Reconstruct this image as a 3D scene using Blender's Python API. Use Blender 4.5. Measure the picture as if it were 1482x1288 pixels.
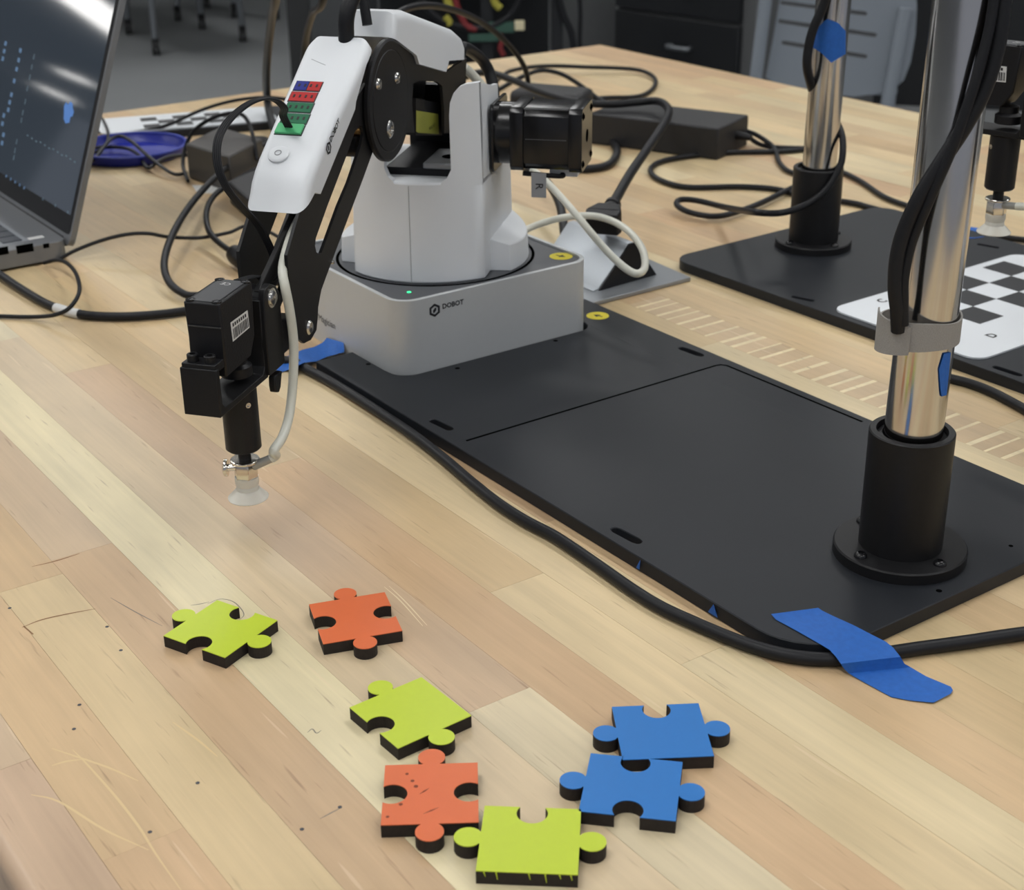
import bpy, bmesh, math, random
from mathutils import Vector, Matrix
from mathutils.geometry import tessellate_polygon

scene = bpy.context.scene
for o in list(bpy.data.objects):
    bpy.data.objects.remove(o, do_unlink=True)
COL = scene.collection
random.seed(7)
PI = math.pi

# ------------------------------------------------------------------ camera
# All building below is in millimetres; z = 0 is the bench top, TOP is its height above the floor.
TOP = 760.0
FPX, YAW, PITCH, ROLL = 2152.06, math.radians(144.899), math.radians(24.601), math.radians(0.7023)
CAM = Vector((779.26, -460.09, 371.58))
_f = Vector((math.cos(YAW) * math.cos(PITCH), math.sin(YAW) * math.cos(PITCH), -math.sin(PITCH)))
_r = Vector((math.sin(YAW), -math.cos(YAW), 0))
_d = _f.cross(_r)
_c, _s = math.cos(ROLL), math.sin(ROLL)
RT, DN = _c * _r + _s * _d, -_s * _r + _c * _d


def M(p):
    return Vector((p[0] / 1000, p[1] / 1000, (p[2] + TOP) / 1000))


cam_d = bpy.data.cameras.new('camera')
cam_o = bpy.data.objects.new('camera', cam_d)
COL.objects.link(cam_o)
mw = Matrix((RT, -DN, -_f)).transposed().to_4x4()
mw.translation = M(CAM)
cam_o.matrix_world = mw
cam_d.sensor_fit = 'HORIZONTAL'
cam_d.sensor_width = 36.0
cam_d.lens = FPX / 1482 * 36
cam_d.clip_start, cam_d.clip_end = 0.02, 60
cam_d.dof.use_dof = True
cam_d.dof.focus_distance = 0.74
cam_d.dof.aperture_fstop = 20.0
scene.camera = cam_o

# ------------------------------------------------------------------ light
world = bpy.data.worlds.new('World')
scene.world = world
world.use_nodes = True
bg = world.node_tree.nodes['Background']
bg.inputs[0].default_value = (0.80, 0.86, 1.0, 1)
bg.inputs[1].default_value = 0.31
scene.view_settings.view_transform = 'Standard'
scene.view_settings.look = 'None'
scene.view_settings.gamma = 1
scene.view_settings.use_curve_mapping = False
scene.view_settings.exposure = 0.0
CEIL = 2900.0 - TOP          # ceiling above the bench top, mm
LIGHTS = []                  # (x, y, sx, sy) ceiling luminaires
for lx in (-4600, -2300, 0, 2300):
    for ly in (-2600, -700, 1200, 3100):
        LIGHTS.append((lx, ly, 1200, 280))
for (lx, ly, sx, sy) in LIGHTS:
    ld = bpy.data.lights.new('ceiling_lamp', 'AREA')
    ld.shape = 'RECTANGLE'
    ld.size, ld.size_y = sx / 1000, sy / 1000
    ld.energy = 7.9
    ld.color = (0.97, 0.985, 1.0)
    lo = bpy.data.objects.new('ceiling_lamp', ld)
    COL.objects.link(lo)
    lo.location = M((lx, ly, CEIL - 60))


# ------------------------------------------------------------------ pixel helpers (a pixel gives a direction, the plane gives the distance)
def ray(x, y):
    return (RT * ((x - 741) / FPX) + DN * ((y - 644) / FPX) + _f)


def on(x, y, o, n):
    d = ray(x, y)
    return CAM + d * ((Vector(o) - CAM).dot(n) / d.dot(n))


def pz(x, y, z):
    return on(x, y, (0, 0, z), Vector((0, 0, 1)))


def proj(p):
    q = Vector(p) - CAM
    return (741 + FPX * q.dot(RT) / q.dot(_f), 644 + FPX * q.dot(DN) / q.dot(_f))


def zfor(x, y, py):
    lo, hi = -800.0, 900.0
    for _ in range(60):
        m = (lo + hi) / 2
        if proj((x, y, m))[1] > py:
            lo = m
        else:
            hi = m
    return (lo + hi) / 2


# arm frame: u forward along the arm, w to the arm's right, z up
AX = Vector((-79, 79, 0))
TH = math.radians(38.5)
WV = Vector((math.cos(TH), math.sin(TH), 0))
UV = Vector((math.sin(TH), -math.cos(TH), 0))
TC = math.radians(42.5)
WC = Vector((math.cos(TC), math.sin(TC), 0))
UC = Vector((math.sin(TC), -math.cos(TC), 0))


def A(u, w, z):
    return AX + UV * u + WV * w + Vector((0, 0, z))


def AC(u, w, z):
    return AX + UC * u + WC * w + Vector((0, 0, z))


def ap(x, y, w):
    q = on(x, y, AX + WV * w, WV) - AX
    return (q.dot(UV), q.z)


def acp(x, y, w):
    q = on(x, y, AX + WC * w, WC) - AX
    return (q.dot(UC), q.z)


# ------------------------------------------------------------------ materials
MATS = {}


def mat(name, col, rough=0.5, metal=0.0, spec=0.5, noise=0.0, nscale=200.0, bump=0.0, trans=0.0, alpha=1.0, emit=None, estr=1.0, coat=0.0, ior=1.45):
    if name in MATS:
        return MATS[name]
    m = bpy.data.materials.new(name)
    m.use_nodes = True
    nt = m.node_tree
    b = nt.nodes['Principled BSDF']
    b.inputs['Base Color'].default_value = (*col, 1)
    b.inputs['Roughness'].default_value = rough
    b.inputs['Metallic'].default_value = metal
    b.inputs['Specular IOR Level'].default_value = spec
    b.inputs['Transmission Weight'].default_value = trans
    b.inputs['IOR'].default_value = ior
    b.inputs['Alpha'].default_value = alpha
    b.inputs['Coat Weight'].default_value = coat
    if emit:
        b.inputs['Emission Color'].default_value = (*emit, 1)
        b.inputs['Emission Strength'].default_value = estr
    if noise or bump:
        tc = nt.nodes.new('ShaderNodeTexCoord')
        nz = nt.nodes.new('ShaderNodeTexNoise')
        nz.inputs['Scale'].default_value = nscale
        nz.inputs['Detail'].default_value = 5
        nt.links.new(tc.outputs['Object'], nz.inputs['Vector'])
        if noise:
            mx = nt.nodes.new('ShaderNodeMix')
            mx.data_type = 'RGBA'
            mx.inputs[6].default_value = (*[c * (1 - noise) for c in col], 1)
            mx.inputs[7].default_value = (*[min(1, c * (1 + noise)) for c in col], 1)
            nt.links.new(nz.outputs['Fac'], mx.inputs[0])
            nt.links.new(mx.outputs[2], b.inputs['Base Color'])
        if bump:
            bp = nt.nodes.new('ShaderNodeBump')
            bp.inputs['Strength'].default_value = bump
            bp.inputs['Distance'].default_value = 0.0005
            nt.links.new(nz.outputs['Fac'], bp.inputs['Height'])
            nt.links.new(bp.outputs[0], b.inputs['Normal'])
    MATS[name] = m
    return m


def srgb(r, g, b):
    f = lambda c: ((c / 255 + 0.055) / 1.055) ** 2.4 if c > 10 else c / 255 / 12.92
    return (f(r), f(g), f(b))


def wood_mat():
    m = bpy.data.materials.new('maple_block')
    m.use_nodes = True
    nt = m.node_tree
    N, L = nt.nodes, nt.links
    b = N['Principled BSDF']
    geo = N.new('ShaderNodeNewGeometry')
    oi = N.new('ShaderNodeObjectInfo')
    # per-plank tone from the object colour, grain from world position stretched along the strips
    mp = N.new('ShaderNodeMapping')
    mp.inputs['Scale'].default_value = (5.0, 150.0, 60.0)
    off = N.new('ShaderNodeVectorMath'); off.operation = 'ADD'
    cmb = N.new('ShaderNodeCombineXYZ')
    mul = N.new('ShaderNodeMath'); mul.operation = 'MULTIPLY'; mul.inputs[1].default_value = 37.0
    L.new(oi.outputs['Random'], mul.inputs[0])
    L.new(mul.outputs[0], cmb.inputs[0]); L.new(mul.outputs[0], cmb.inputs[2])
    L.new(geo.outputs['Position'], off.inputs[0]); L.new(cmb.outputs[0], off.inputs[1])
    L.new(off.outputs[0], mp.inputs[0])
    n1 = N.new('ShaderNodeTexNoise'); n1.inputs['Scale'].default_value = 1.0; n1.inputs['Detail'].default_value = 6; n1.inputs['Roughness'].default_value = 0.62
    n1.inputs['Distortion'].default_value = 0.6
    L.new(mp.outputs[0], n1.inputs['Vector'])
    mp2 = N.new('ShaderNodeMapping'); mp2.inputs['Scale'].default_value = (9.0, 22.0, 9.0)
    L.new(off.outputs[0], mp2.inputs[0])
    n2 = N.new('ShaderNodeTexNoise'); n2.inputs['Scale'].default_value = 1.0; n2.inputs['Detail'].default_value = 4
    L.new(mp2.outputs[0], n2.inputs['Vector'])
    r1 = N.new('ShaderNodeMapRange'); r1.inputs[1].default_value = 0.3; r1.inputs[2].default_value = 0.7; r1.inputs[3].default_value = 0.885; r1.inputs[4].default_value = 1.03
    L.new(n1.outputs['Fac'], r1.inputs[0])
    r2 = N.new('ShaderNodeMapRange'); r2.inputs[1].default_value = 0.3; r2.inputs[2].default_value = 0.7; r2.inputs[3].default_value = 0.85; r2.inputs[4].default_value = 1.05
    L.new(n2.outputs['Fac'], r2.inputs[0])
    mm = N.new('ShaderNodeMath'); mm.operation = 'MULTIPLY'
    L.new(r1.outputs[0], mm.inputs[0]); L.new(r2.outputs[0], mm.inputs[1])
    vm = N.new('ShaderNodeVectorMath'); vm.operation = 'SCALE'
    L.new(oi.outputs['Color'], vm.inputs[0]); L.new(mm.outputs[0], vm.inputs['Scale'])
    # fine dark mineral flecks along the grain
    mp3 = N.new('ShaderNodeMapping'); mp3.inputs['Scale'].default_value = (28.0, 420.0, 60.0)
    L.new(off.outputs[0], mp3.inputs[0])
    n3 = N.new('ShaderNodeTexNoise'); n3.inputs['Scale'].default_value = 1.0; n3.inputs['Detail'].default_value = 2
    L.new(mp3.outputs[0], n3.inputs['Vector'])
    r3 = N.new('ShaderNodeMapRange'); r3.inputs[1].default_value = 0.66; r3.inputs[2].default_value = 0.78; r3.inputs[3].default_value = 0.0; r3.inputs[4].default_value = 0.5
    L.new(n3.outputs['Fac'], r3.inputs[0])
    mx = N.new('ShaderNodeMix'); mx.data_type = 'RGBA'
    mx.inputs[7].default_value = (0.20, 0.11, 0.06, 1)
    L.new(r3.outputs[0], mx.inputs[0]); L.new(vm.outputs[0], mx.inputs[6])
    # scattered pale scratches and dull wear
    mp4 = N.new('ShaderNodeMapping'); mp4.inputs['Rotation'].default_value = (0, 0, 0.5); mp4.inputs['Scale'].default_value = (14.0, 260.0, 1.0)
    L.new(geo.outputs['Position'], mp4.inputs[0])
    n4 = N.new('ShaderNodeTexNoise'); n4.inputs['Scale'].default_value = 1.0; n4.inputs['Detail'].default_value = 1
    L.new(mp4.outputs[0], n4.inputs['Vector'])
    r4 = N.new('ShaderNodeMapRange'); r4.inputs[1].default_value = 0.735; r4.inputs[2].default_value = 0.77; r4.inputs[3].default_value = 0.0; r4.inputs[4].default_value = 0.35
    L.new(n4.outputs['Fac'], r4.inputs[0])
    mx2 = N.new('ShaderNodeMix'); mx2.data_type = 'RGBA'; mx2.inputs[7].default_value = (0.78, 0.62, 0.42, 1)
    L.new(r4.outputs[0], mx2.inputs[0]); L.new(mx.outputs[2], mx2.inputs[6])
    L.new(mx2.outputs[2], b.inputs['Base Color'])
    rr = N.new('ShaderNodeMapRange'); rr.inputs[3].default_value = 0.30; rr.inputs[4].default_value = 0.48
    L.new(n2.outputs['Fac'], rr.inputs[0]); L.new(rr.outputs[0], b.inputs['Roughness'])
    bp = N.new('ShaderNodeBump'); bp.inputs['Strength'].default_value = 0.12; bp.inputs['Distance'].default_value = 0.0004
    L.new(n1.outputs['Fac'], bp.inputs['Height']); L.new(bp.outputs[0], b.inputs['Normal'])
    return m


WOOD = wood_mat()
WHITE = mat('white_plastic', srgb(222, 225, 228), 0.42, noise=0.015, nscale=60)
GREYTOP = mat('dark_grey_panel', srgb(84, 86, 90), 0.45)
ALU = mat('silver_anodised_shell', srgb(196, 199, 200), 0.42, metal=0.25, noise=0.02)
BLACK = mat('black_anodised', (0.009, 0.009, 0.010), 0.45, spec=0.35, noise=0.2, nscale=300)
GLOSSB = mat('gloss_black', (0.008, 0.008, 0.009), 0.22)
BPLAST = mat('black_plastic', (0.009, 0.009, 0.0105), 0.45, spec=0.35, bump=0.2, nscale=900)
PLATE = mat('black_powder_coat', (0.0145, 0.0165, 0.0205), 0.46, spec=0.33, noise=0.10, nscale=25, bump=0.12)
DARKLINE = mat('dark_groove', (0.002, 0.002, 0.002), 0.9, spec=0.0)
RUBBER = mat('black_cable', (0.011, 0.0115, 0.0135), 0.45, spec=0.3, noise=0.15, nscale=400)
RUBBERG = mat('grey_cable', (0.022, 0.023, 0.026), 0.45, spec=.4)
STEEL = mat('brushed_steel', (0.62, 0.60, 0.58), 0.15, metal=1.0, noise=0.08, nscale=40)
SCREW = mat('screw_steel', (0.55, 0.54, 0.52), 0.25, metal=1.0)
NICKEL = mat('nickel_fitting', (0.72, 0.68, 0.62), 0.16, metal=1.0)
BRASS = mat('brass', (0.65, 0.38, 0.14), 0.3, metal=1.0)
TAPE = mat('blue_painters_tape', srgb(34, 96, 178), 0.6, noise=0.18, nscale=350, bump=0.5)
LIME = mat('lime_sheet', srgb(186, 204, 52), 0.38, noise=0.03)
ORANGE = mat('orange_sheet', srgb(214, 107, 62), 0.4, noise=0.06, nscale=80)
BLUE = mat('blue_sheet', srgb(32, 112, 186), 0.38, noise=0.03)
CHAR = mat('charred_mdf', (0.018, 0.013, 0.011), 0.7, noise=0.5, nscale=500)
YELLOW = mat('yellow_sticker', srgb(216, 200, 40), 0.5)
OLIVE = mat('olive_sticker', srgb(160, 162, 70), 0.5)
TUBE = mat('milky_tube', srgb(228, 228, 216), 0.3, trans=0.2, spec=0.5)
SILI = mat('clear_silicone', srgb(240, 238, 228), 0.3, trans=0.35)
LABEL = mat('white_label', srgb(210, 210, 208), 0.6)
GREYLABEL = mat('grey_label', srgb(150, 152, 154), 0.6)
INK = mat('black_ink', (0.012, 0.012, 0.014), 0.6)
PORT_G = mat('green_port', srgb(20, 100, 66), 0.4)
PORT_R = mat('red_port', srgb(176, 34, 34), 0.4)
PORT_B = mat('blue_port', srgb(30, 40, 130), 0.4)
PORT_LG = mat('green_plug', srgb(80, 178, 118), 0.4)
VELCRO = mat('grey_velcro', srgb(150, 147, 142), 0.9, noise=0.12, nscale=1500, bump=0.6)
LAPTOP = mat('laptop_grey', srgb(126, 128, 131), 0.38, metal=0.4)
KEYS = mat('key_grey', srgb(72, 76, 82), 0.5)
BOARDW = mat('white_board', srgb(216, 220, 224), 0.4)
BOARDB = mat('black_print', srgb(38, 39, 42), 0.5)
TRAYB = mat('blue_tray', srgb(18, 34, 140), 0.35)
FLOORM = mat('grey_floor', srgb(138, 141, 142), 0.5, noise=0.06, nscale=4)
WALLM = mat('grey_wall', srgb(150, 152, 152), 0.8)
CEILM = mat('ceiling_tile', srgb(225, 225, 222), 0.9)
CABIN = mat('black_cabinet', (0.010, 0.011, 0.013), 0.5)
CABG = mat('grey_cabinet_frame', srgb(88, 89, 90), 0.6)
CHAIRG = mat('grey_chair_shell', srgb(132, 139, 147), 0.5)
CHROME = mat('chair_tube', srgb(120, 124, 128), 0.35, metal=0.5)
LAMPM = mat('lamp_diffuser', (0.9, 0.9, 0.9), 0.5, emit=(1, 0.98, 0.95), estr=7.7)


# ------------------------------------------------------------------ mesh builder
class MB:
    def __init__(s):
        s.v, s.f = [], []

    def add(s, vs, fs):
        o = len(s.v)
        s.v += [Vector(v) for v in vs]
        s.f += [tuple(i + o for i in f) for f in fs]
        return s

    def hexa(s, b, t):
        n = len(b)
        fs = [tuple(reversed(range(n))), tuple(range(n, 2 * n))]
        fs += [(i, (i + 1) % n, n + (i + 1) % n, n + i) for i in range(n)]
        return s.add(list(b) + list(t), fs)

    def box(s, x0, x1, y0, y1, z0, z1, T=None):
        b = [(x0, y0, z0), (x1, y0, z0), (x1, y1, z0), (x0, y1, z0)]
        t = [(x0, y0, z1), (x1, y0, z1), (x1, y1, z1), (x0, y1, z1)]
        if T:
            b = [T(*p) for p in b]; t = [T(*p) for p in t]
        return s.hexa(b, t)

    def prism(s, poly, fn0, fn1, holes=()):
        """poly / holes: 2-D loops; fn0 and fn1 map a 2-D point to the two faces."""
        loops = [list(poly)] + [list(h) for h in holes]
        flat = [p for l in loops for p in l]
        n = len(flat)
        tris = tessellate_polygon([[Vector((p[0], p[1], 0)) for p in l] for l in loops])
        vs = [fn0(*p) for p in flat] + [fn1(*p) for p in flat]
        fs = []
        for t in tris:
            a, b, c = t
            ar = (flat[b][0] - flat[a][0]) * (flat[c][1] - flat[a][1]) - (flat[b][1] - flat[a][1]) * (flat[c][0] - flat[a][0])
            if ar < 0:
                a, c = c, a
            fs.append((c, b, a)); fs.append((a + n, b + n, c + n))
        k = 0
        for l in loops:
            m = len(l)
            for i in range(m):
                j = (i + 1) % m
                fs.append((k + i, k + j, k + j + n, k + i + n))
            k += m
        return s.add(vs, fs)

    def cyl(s, p0, p1, r0, r1=None, n=24, caps=True):
        r1 = r0 if r1 is None else r1
        p0, p1 = Vector(p0), Vector(p1)
        d = (p1 - p0).normalized()
        a = d.orthogonal().normalized(); b = d.cross(a)
        vs = []
        for p, r in ((p0, r0), (p1, r1)):
            vs += [p + (a * math.cos(2 * PI * i / n) + b * math.sin(2 * PI * i / n)) * r for i in range(n)]
        fs = [(i, (i + 1) % n, n + (i + 1) % n, n + i) for i in range(n)]
        if caps:
            fs += [tuple(reversed(range(n))), tuple(range(n, 2 * n))]
        return s.add(vs, fs)

    def lathe(s, c, prof, n=36, axis=Vector((0, 0, 1))):
        """prof: (r, h) list; closed at the ends when r = 0"""
        c = Vector(c); d = Vector(axis).normalized()
        a = d.orthogonal().normalized(); b = d.cross(a)
        vs, fs = [], []
        for r, h in prof:
            vs += [c + d * h + (a * math.cos(2 * PI * i / n) + b * math.sin(2 * PI * i / n)) * max(r, 0.001) for i in range(n)]
        for k in range(len(prof) - 1):
            for i in range(n):
                j = (i + 1) % n
                fs.append((k * n + i, k * n + j, (k + 1) * n + j, (k + 1) * n + i))
        return s.add(vs, fs)

    def tube(s, pts, r, n=10, sub=6, flat=None, caps=True):
        P = spline(pts, sub)
        m = len(P)
        T = [(P[min(i + 1, m - 1)] - P[max(i - 1, 0)]).normalized() for i in range(m)]
        up = Vector((0, 0, 1)) if abs(T[0].z) < 0.9 else Vector((1, 0, 0))
        a = (up - T[0] * up.dot(T[0])).normalized()
        vs = []
        for i in range(m):
            a = (a - T[i] * a.dot(T[i]))
            a = a.normalized() if a.length > 1e-6 else T[i].orthogonal().normalized()
            b = T[i].cross(a)
            ra, rb = (r, r) if flat is None else (r, flat)
            vs += [P[i] + a * math.cos(2 * PI * k / n) * ra + b * math.sin(2 * PI * k / n) * rb for k in range(n)]
        fs = []
        for i in range(m - 1):
            for k in range(n):
                l = (k + 1) % n
                fs.append((i * n + k, i * n + l, (i + 1) * n + l, (i + 1) * n + k))
        if caps:
            fs += [tuple(reversed(range(n))), tuple(range((m - 1) * n, m * n))]
        return s.add(vs, fs)

    def build(s, name, material, parent=None, smooth=False, bevel=0.0, seg=2, origin=None, angle=35):
        return link(name, s.v, s.f, material, parent, smooth, bevel, seg, origin, angle)


def spline(pts, sub=6):
    p = [Vector(q) for q in pts]
    if len(p) < 3:
        return p
    p = [p[0] * 2 - p[1]] + p + [p[-1] * 2 - p[-2]]
    out = []
    for i in range(1, len(p) - 2):
        for k in range(sub):
            t = k / sub
            a, b, c, d = p[i - 1], p[i], p[i + 1], p[i + 2]
            out.append(0.5 * ((2 * b) + (c - a) * t + (2 * a - 5 * b + 4 * c - d) * t * t + (3 * b - a - 3 * c + d) * t ** 3))
    out.append(p[-2])
    return out


WO = {}   # world origin (mm) of every object I made


def link(name, vs, fs, material, parent=None, smooth=False, bevel=0.0, seg=2, origin=None, angle=35):
    if origin is None:
        lo = Vector((min(v.x for v in vs), min(v.y for v in vs), min(v.z for v in vs)))
        hi = Vector((max(v.x for v in vs), max(v.y for v in vs), max(v.z for v in vs)))
        origin = Vector(((lo.x + hi.x) / 2, (lo.y + hi.y) / 2, lo.z))
    origin = Vector(origin)
    me = bpy.data.meshes.new(name)
    me.from_pydata([((v - origin) / 1000)[:] for v in vs], [], fs)
    bm = bmesh.new(); bm.from_mesh(me)
    bmesh.ops.recalc_face_normals(bm, faces=bm.faces)
    bm.to_mesh(me); bm.free()
    me.materials.append(material)
    ob = bpy.data.objects.new(name, me)
    COL.objects.link(ob)
    place(ob, origin, parent)
    if bevel:
        b = ob.modifiers.new('bevel', 'BEVEL')
        b.width = bevel / 1000; b.segments = seg; b.limit_method = 'ANGLE'; b.angle_limit = math.radians(angle)
        b.harden_normals = False
    if smooth or bevel:
        me.shade_smooth()
        if hasattr(me, 'set_sharp_from_angle'):
            me.set_sharp_from_angle(angle=math.radians(angle if not bevel else 50))
    return ob


def place(ob, origin, parent):
    WO[ob.name] = Vector(origin)
    if parent is None:
        ob.location = M(origin)
    else:
        ob.parent = parent
        ob.location = (Vector(origin) - WO[parent.name]) / 1000


def empty(name, origin, label=None, cat=None, group=None):
    e = bpy.data.objects.new(name, None)
    e.empty_display_size = 0.02
    COL.objects.link(e)
    place(e, Vector(origin), None)
    if label:
        tag(e, label, cat, group)
    return e


def tag(o, label=None, cat=None, group=None, kind=None):
    if label: o['label'] = label
    if cat: o['category'] = cat
    if group: o['group'] = group
    if kind: o['kind'] = kind
    return o


def plabel(o, label):
    o['label'] = label
    return o


_txt = {}


def text(name, s, size, p, ex, ey, material, parent, depth=0.08, bold=False, align='LEFT'):
    """flat lettering: baseline start p, reading direction ex, up direction ey (mm)"""
    cu = bpy.data.curves.new('t', 'FONT')
    cu.body = s; cu.size = 1.0; cu.align_x = align; cu.resolution_u = 2
    if bold: cu.offset = 0.035
    to = bpy.data.objects.new('t', cu); COL.objects.link(to)
    dg = bpy.context.evaluated_depsgraph_get()
    me0 = bpy.data.meshes.new_from_object(to.evaluated_get(dg))
    ex, ey = Vector(ex).normalized(), Vector(ey).normalized()
    ez = ex.cross(ey)
    vs = [Vector(p) + ex * v.co.x * size + ey * v.co.y * size + ez * depth for v in me0.vertices]
    fs = [tuple(f.vertices) for f in me0.polygons]
    bpy.data.objects.remove(to, do_unlink=True); bpy.data.curves.remove(cu); bpy.data.meshes.remove(me0)
    return link(name, vs, fs, material, parent)


def rrect(x0, x1, y0, y1, r, n=6):
    out = []
    for cx, cy, a0 in ((x1 - r, y0 + r, -PI / 2), (x1 - r, y1 - r, 0), (x0 + r, y1 - r, PI / 2), (x0 + r, y0 + r, PI)):
        for i in range(n + 1):
            a = a0 + PI / 2 * i / n
            out.append((cx + r * math.cos(a), cy + r * math.sin(a)))
    return out


def circ(cx, cy, r, n=24):
    return [(cx + r * math.cos(2 * PI * i / n), cy + r * math.sin(2 * PI * i / n)) for i in range(n)]


def slot(p0, p1, r, n=6):
    p0, p1 = Vector(p0).to_2d(), Vector(p1).to_2d()
    d = (p1 - p0).normalized(); a0 = math.atan2(d.y, d.x)
    out = []
    for c, s in ((p1, a0 - PI / 2), (p0, a0 + PI / 2)):
        for i in range(n + 1):
            a = s + PI * i / n
            out.append((c.x + r * math.cos(a), c.y + r * math.sin(a)))
    return out


def flatz(z):
    return lambda x, y: Vector((x, y, z))

# ================================================================== the room
def struct(name, mb, m, **k):
    return tag(mb.build(name, m, **k), kind='structure')


FZ = -TOP
struct('floor', MB().box(-38000, 3500, -15000, 7500, FZ - 40, FZ), FLOORM)
struct('ceiling', MB().box(-38000, 3500, -15000, 7500, CEIL, CEIL + 40), CEILM)
struct('wall_back', MB().box(-38000, 3500, 7500, 7600, FZ, CEIL), WALLM)
struct('wall_left', MB().box(-38100, -38000, -15000, 7500, FZ, CEIL), WALLM)
HALL = [(-26150, -9950, 1900, 330), (-33400, -12580, 2500, 420), (-16200, -6050, 2300, 1500)]   # further down the hall
for i, (lx, ly, sx, sy) in enumerate(LIGHTS + HALL):
    e = empty('ceiling_light', (lx, ly, CEIL - 50), 'white recessed strip ceiling light over the workbench room' if i < len(LIGHTS) else ('slim strip light far down the hall, upper of the two mirrored in the laptop screen', 'slim strip light farthest down the hall, just above the blue shape in the laptop screen', 'broad bright ceiling panel mirrored in the top corner of the laptop screen')[i - len(LIGHTS)], 'ceiling light', 'strip lights in the ceiling' if i < len(LIGHTS) else None)
    fr = MB()
    fr.box(lx - sx / 2 - 25, lx + sx / 2 + 25, ly - sy / 2 - 25, ly - sy / 2, CEIL - 50, CEIL)
    fr.box(lx - sx / 2 - 25, lx + sx / 2 + 25, ly + sy / 2, ly + sy / 2 + 25, CEIL - 50, CEIL)
    fr.box(lx - sx / 2 - 25, lx - sx / 2, ly - sy / 2, ly + sy / 2, CEIL - 50, CEIL)
    fr.box(lx + sx / 2, lx + sx / 2 + 25, ly - sy / 2, ly + sy / 2, CEIL - 50, CEIL)
    fr.build('frame', CEILM, e)
    MB().box(lx - sx / 2, lx + sx / 2, ly - sy / 2, ly + sy / 2, CEIL - 30, CEIL - 25).build('diffuser', LAMPM, e)

# ================================================================== workbench
BX0, BX1, BY0, BY1, BTH = -946.0, 900.0, -363.5, 917.0, 44.0
bench = empty('workbench', ((BX0 + BX1) / 2, (BY0 + BY1) / 2, FZ), 'butcher block workbench of pale maple strips carrying the robots and laptop', 'workbench')
PITCHY = 32.8
TONES = [(211, 187, 145), (209, 182, 140), (213, 191, 150), (204, 174, 134), (217, 198, 158), (210, 185, 143), (206, 178, 138), (208, 183, 144), (202, 170, 132)]
unit = bpy.data.meshes.new('plank')
_b = bmesh.new(); bmesh.ops.create_cube(_b, size=1.0); _b.to_mesh(unit); _b.free()
unit.materials.append(WOOD)


def plank(x0, x1, y0, y1, tone, dz=0.0):
    ob = bpy.data.objects.new('plank', unit)
    COL.objects.link(ob)
    c = Vector(((x0 + x1) / 2, (y0 + y1) / 2, -BTH / 2 + dz))
    place(ob, c, bench)
    ob.scale = ((x1 - x0 - 0.12) / 1000, (y1 - y0 - 0.12) / 1000, BTH / 1000)
    ob.color = (*srgb(*tone), 1)
    return ob


rw = random.Random(11)
rows = []
y = -234.5 - 4 * PITCHY
while y < BY1 - 3:
    rows.append((max(y, BY0), min(y + PITCHY, BY1)))
    y += PITCHY
LIGHT_T, DARK_T, MID_T = (220, 206, 167), (199, 169, 133), (209, 185, 144)
for k, (y0, y1) in enumerate(rows):
    segs = []
    if k == 0:          # rounded front strip built separately below
        continue
    if k == 4:          # the long pale strip under the upper lime piece
        segs = [(BX0, -420, MID_T), (-420, 620, LIGHT_T), (620, BX1, MID_T)]
    elif k == 3:
        segs = [(BX0, -310, MID_T), (-310, 90, (203, 178, 146)), (90, 520, DARK_T), (520, BX1, MID_T)]
    elif k == 5:
        segs = [(BX0, -250, (212, 198, 164)), (-250, 480, (205, 184, 150)), (480, BX1, MID_T)]
    elif k == 6:
        segs = [(BX0, -160, MID_T), (-160, 330, (202, 174, 142)), (330, BX1, (209, 193, 159))]
    elif k == 18:       # the strip made of many short offcuts between the two black plates
        xx = BX0
        while xx < -40:
            nx = min(xx + rw.uniform(160, 420), -40)
            segs.append((xx, nx, rw.choice(TONES))); xx = nx
        while xx < 430:
            nx = xx + rw.uniform(6, 15)
            segs.append((xx, nx, (206, 180, 143)))
            xx = nx
            nx = xx + rw.uniform(2.0, 4.2)
            segs.append((xx, nx, (236, 219, 178)))
            xx = nx
        segs.append((xx, BX1, MID_T))
    else:
        xx = BX0
        first = True
        while xx < BX1:
            nx = xx + (rw.uniform(120, 420) if first else rw.uniform(300, 620))
            first = False
            if BX1 - nx < 130: nx = BX1
            segs.append((xx, nx, rw.choice(TONES))); xx = nx
    for (a, b, t) in segs:
        _o = rw.uniform(-4, 4); t = tuple(c + _o for c in t)
        plank(a, b, y0, y1, t, rw.uniform(-0.05, 0.0))
# front strip with the worn rounded edge
xx = BX0
for a, b, t in ((BX0, -300, MID_T), (-300, 250, (203, 178, 148)), (250, 520, (198, 170, 142)), (520, BX1, MID_T)):
    prof = []
    for i in range(7):
        an = PI + PI / 2 * (i / 6)
        prof.append((rows[0][0] + 6 + 6 * math.cos(an), -6 - 6 * math.sin(an)))
    prof = [(rows[0][0], -BTH)] + prof + [(rows[0][1] - .1, 0), (rows[0][1] - .1, -BTH)]
    o = MB().prism(prof, lambda y, z, a=a: Vector((a + .1, y, z)), lambda y, z, b=b: Vector((b - .1, y, z))).build('plank', WOOD, bench, smooth=True)
    o.color = (*srgb(*t), 1)
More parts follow.
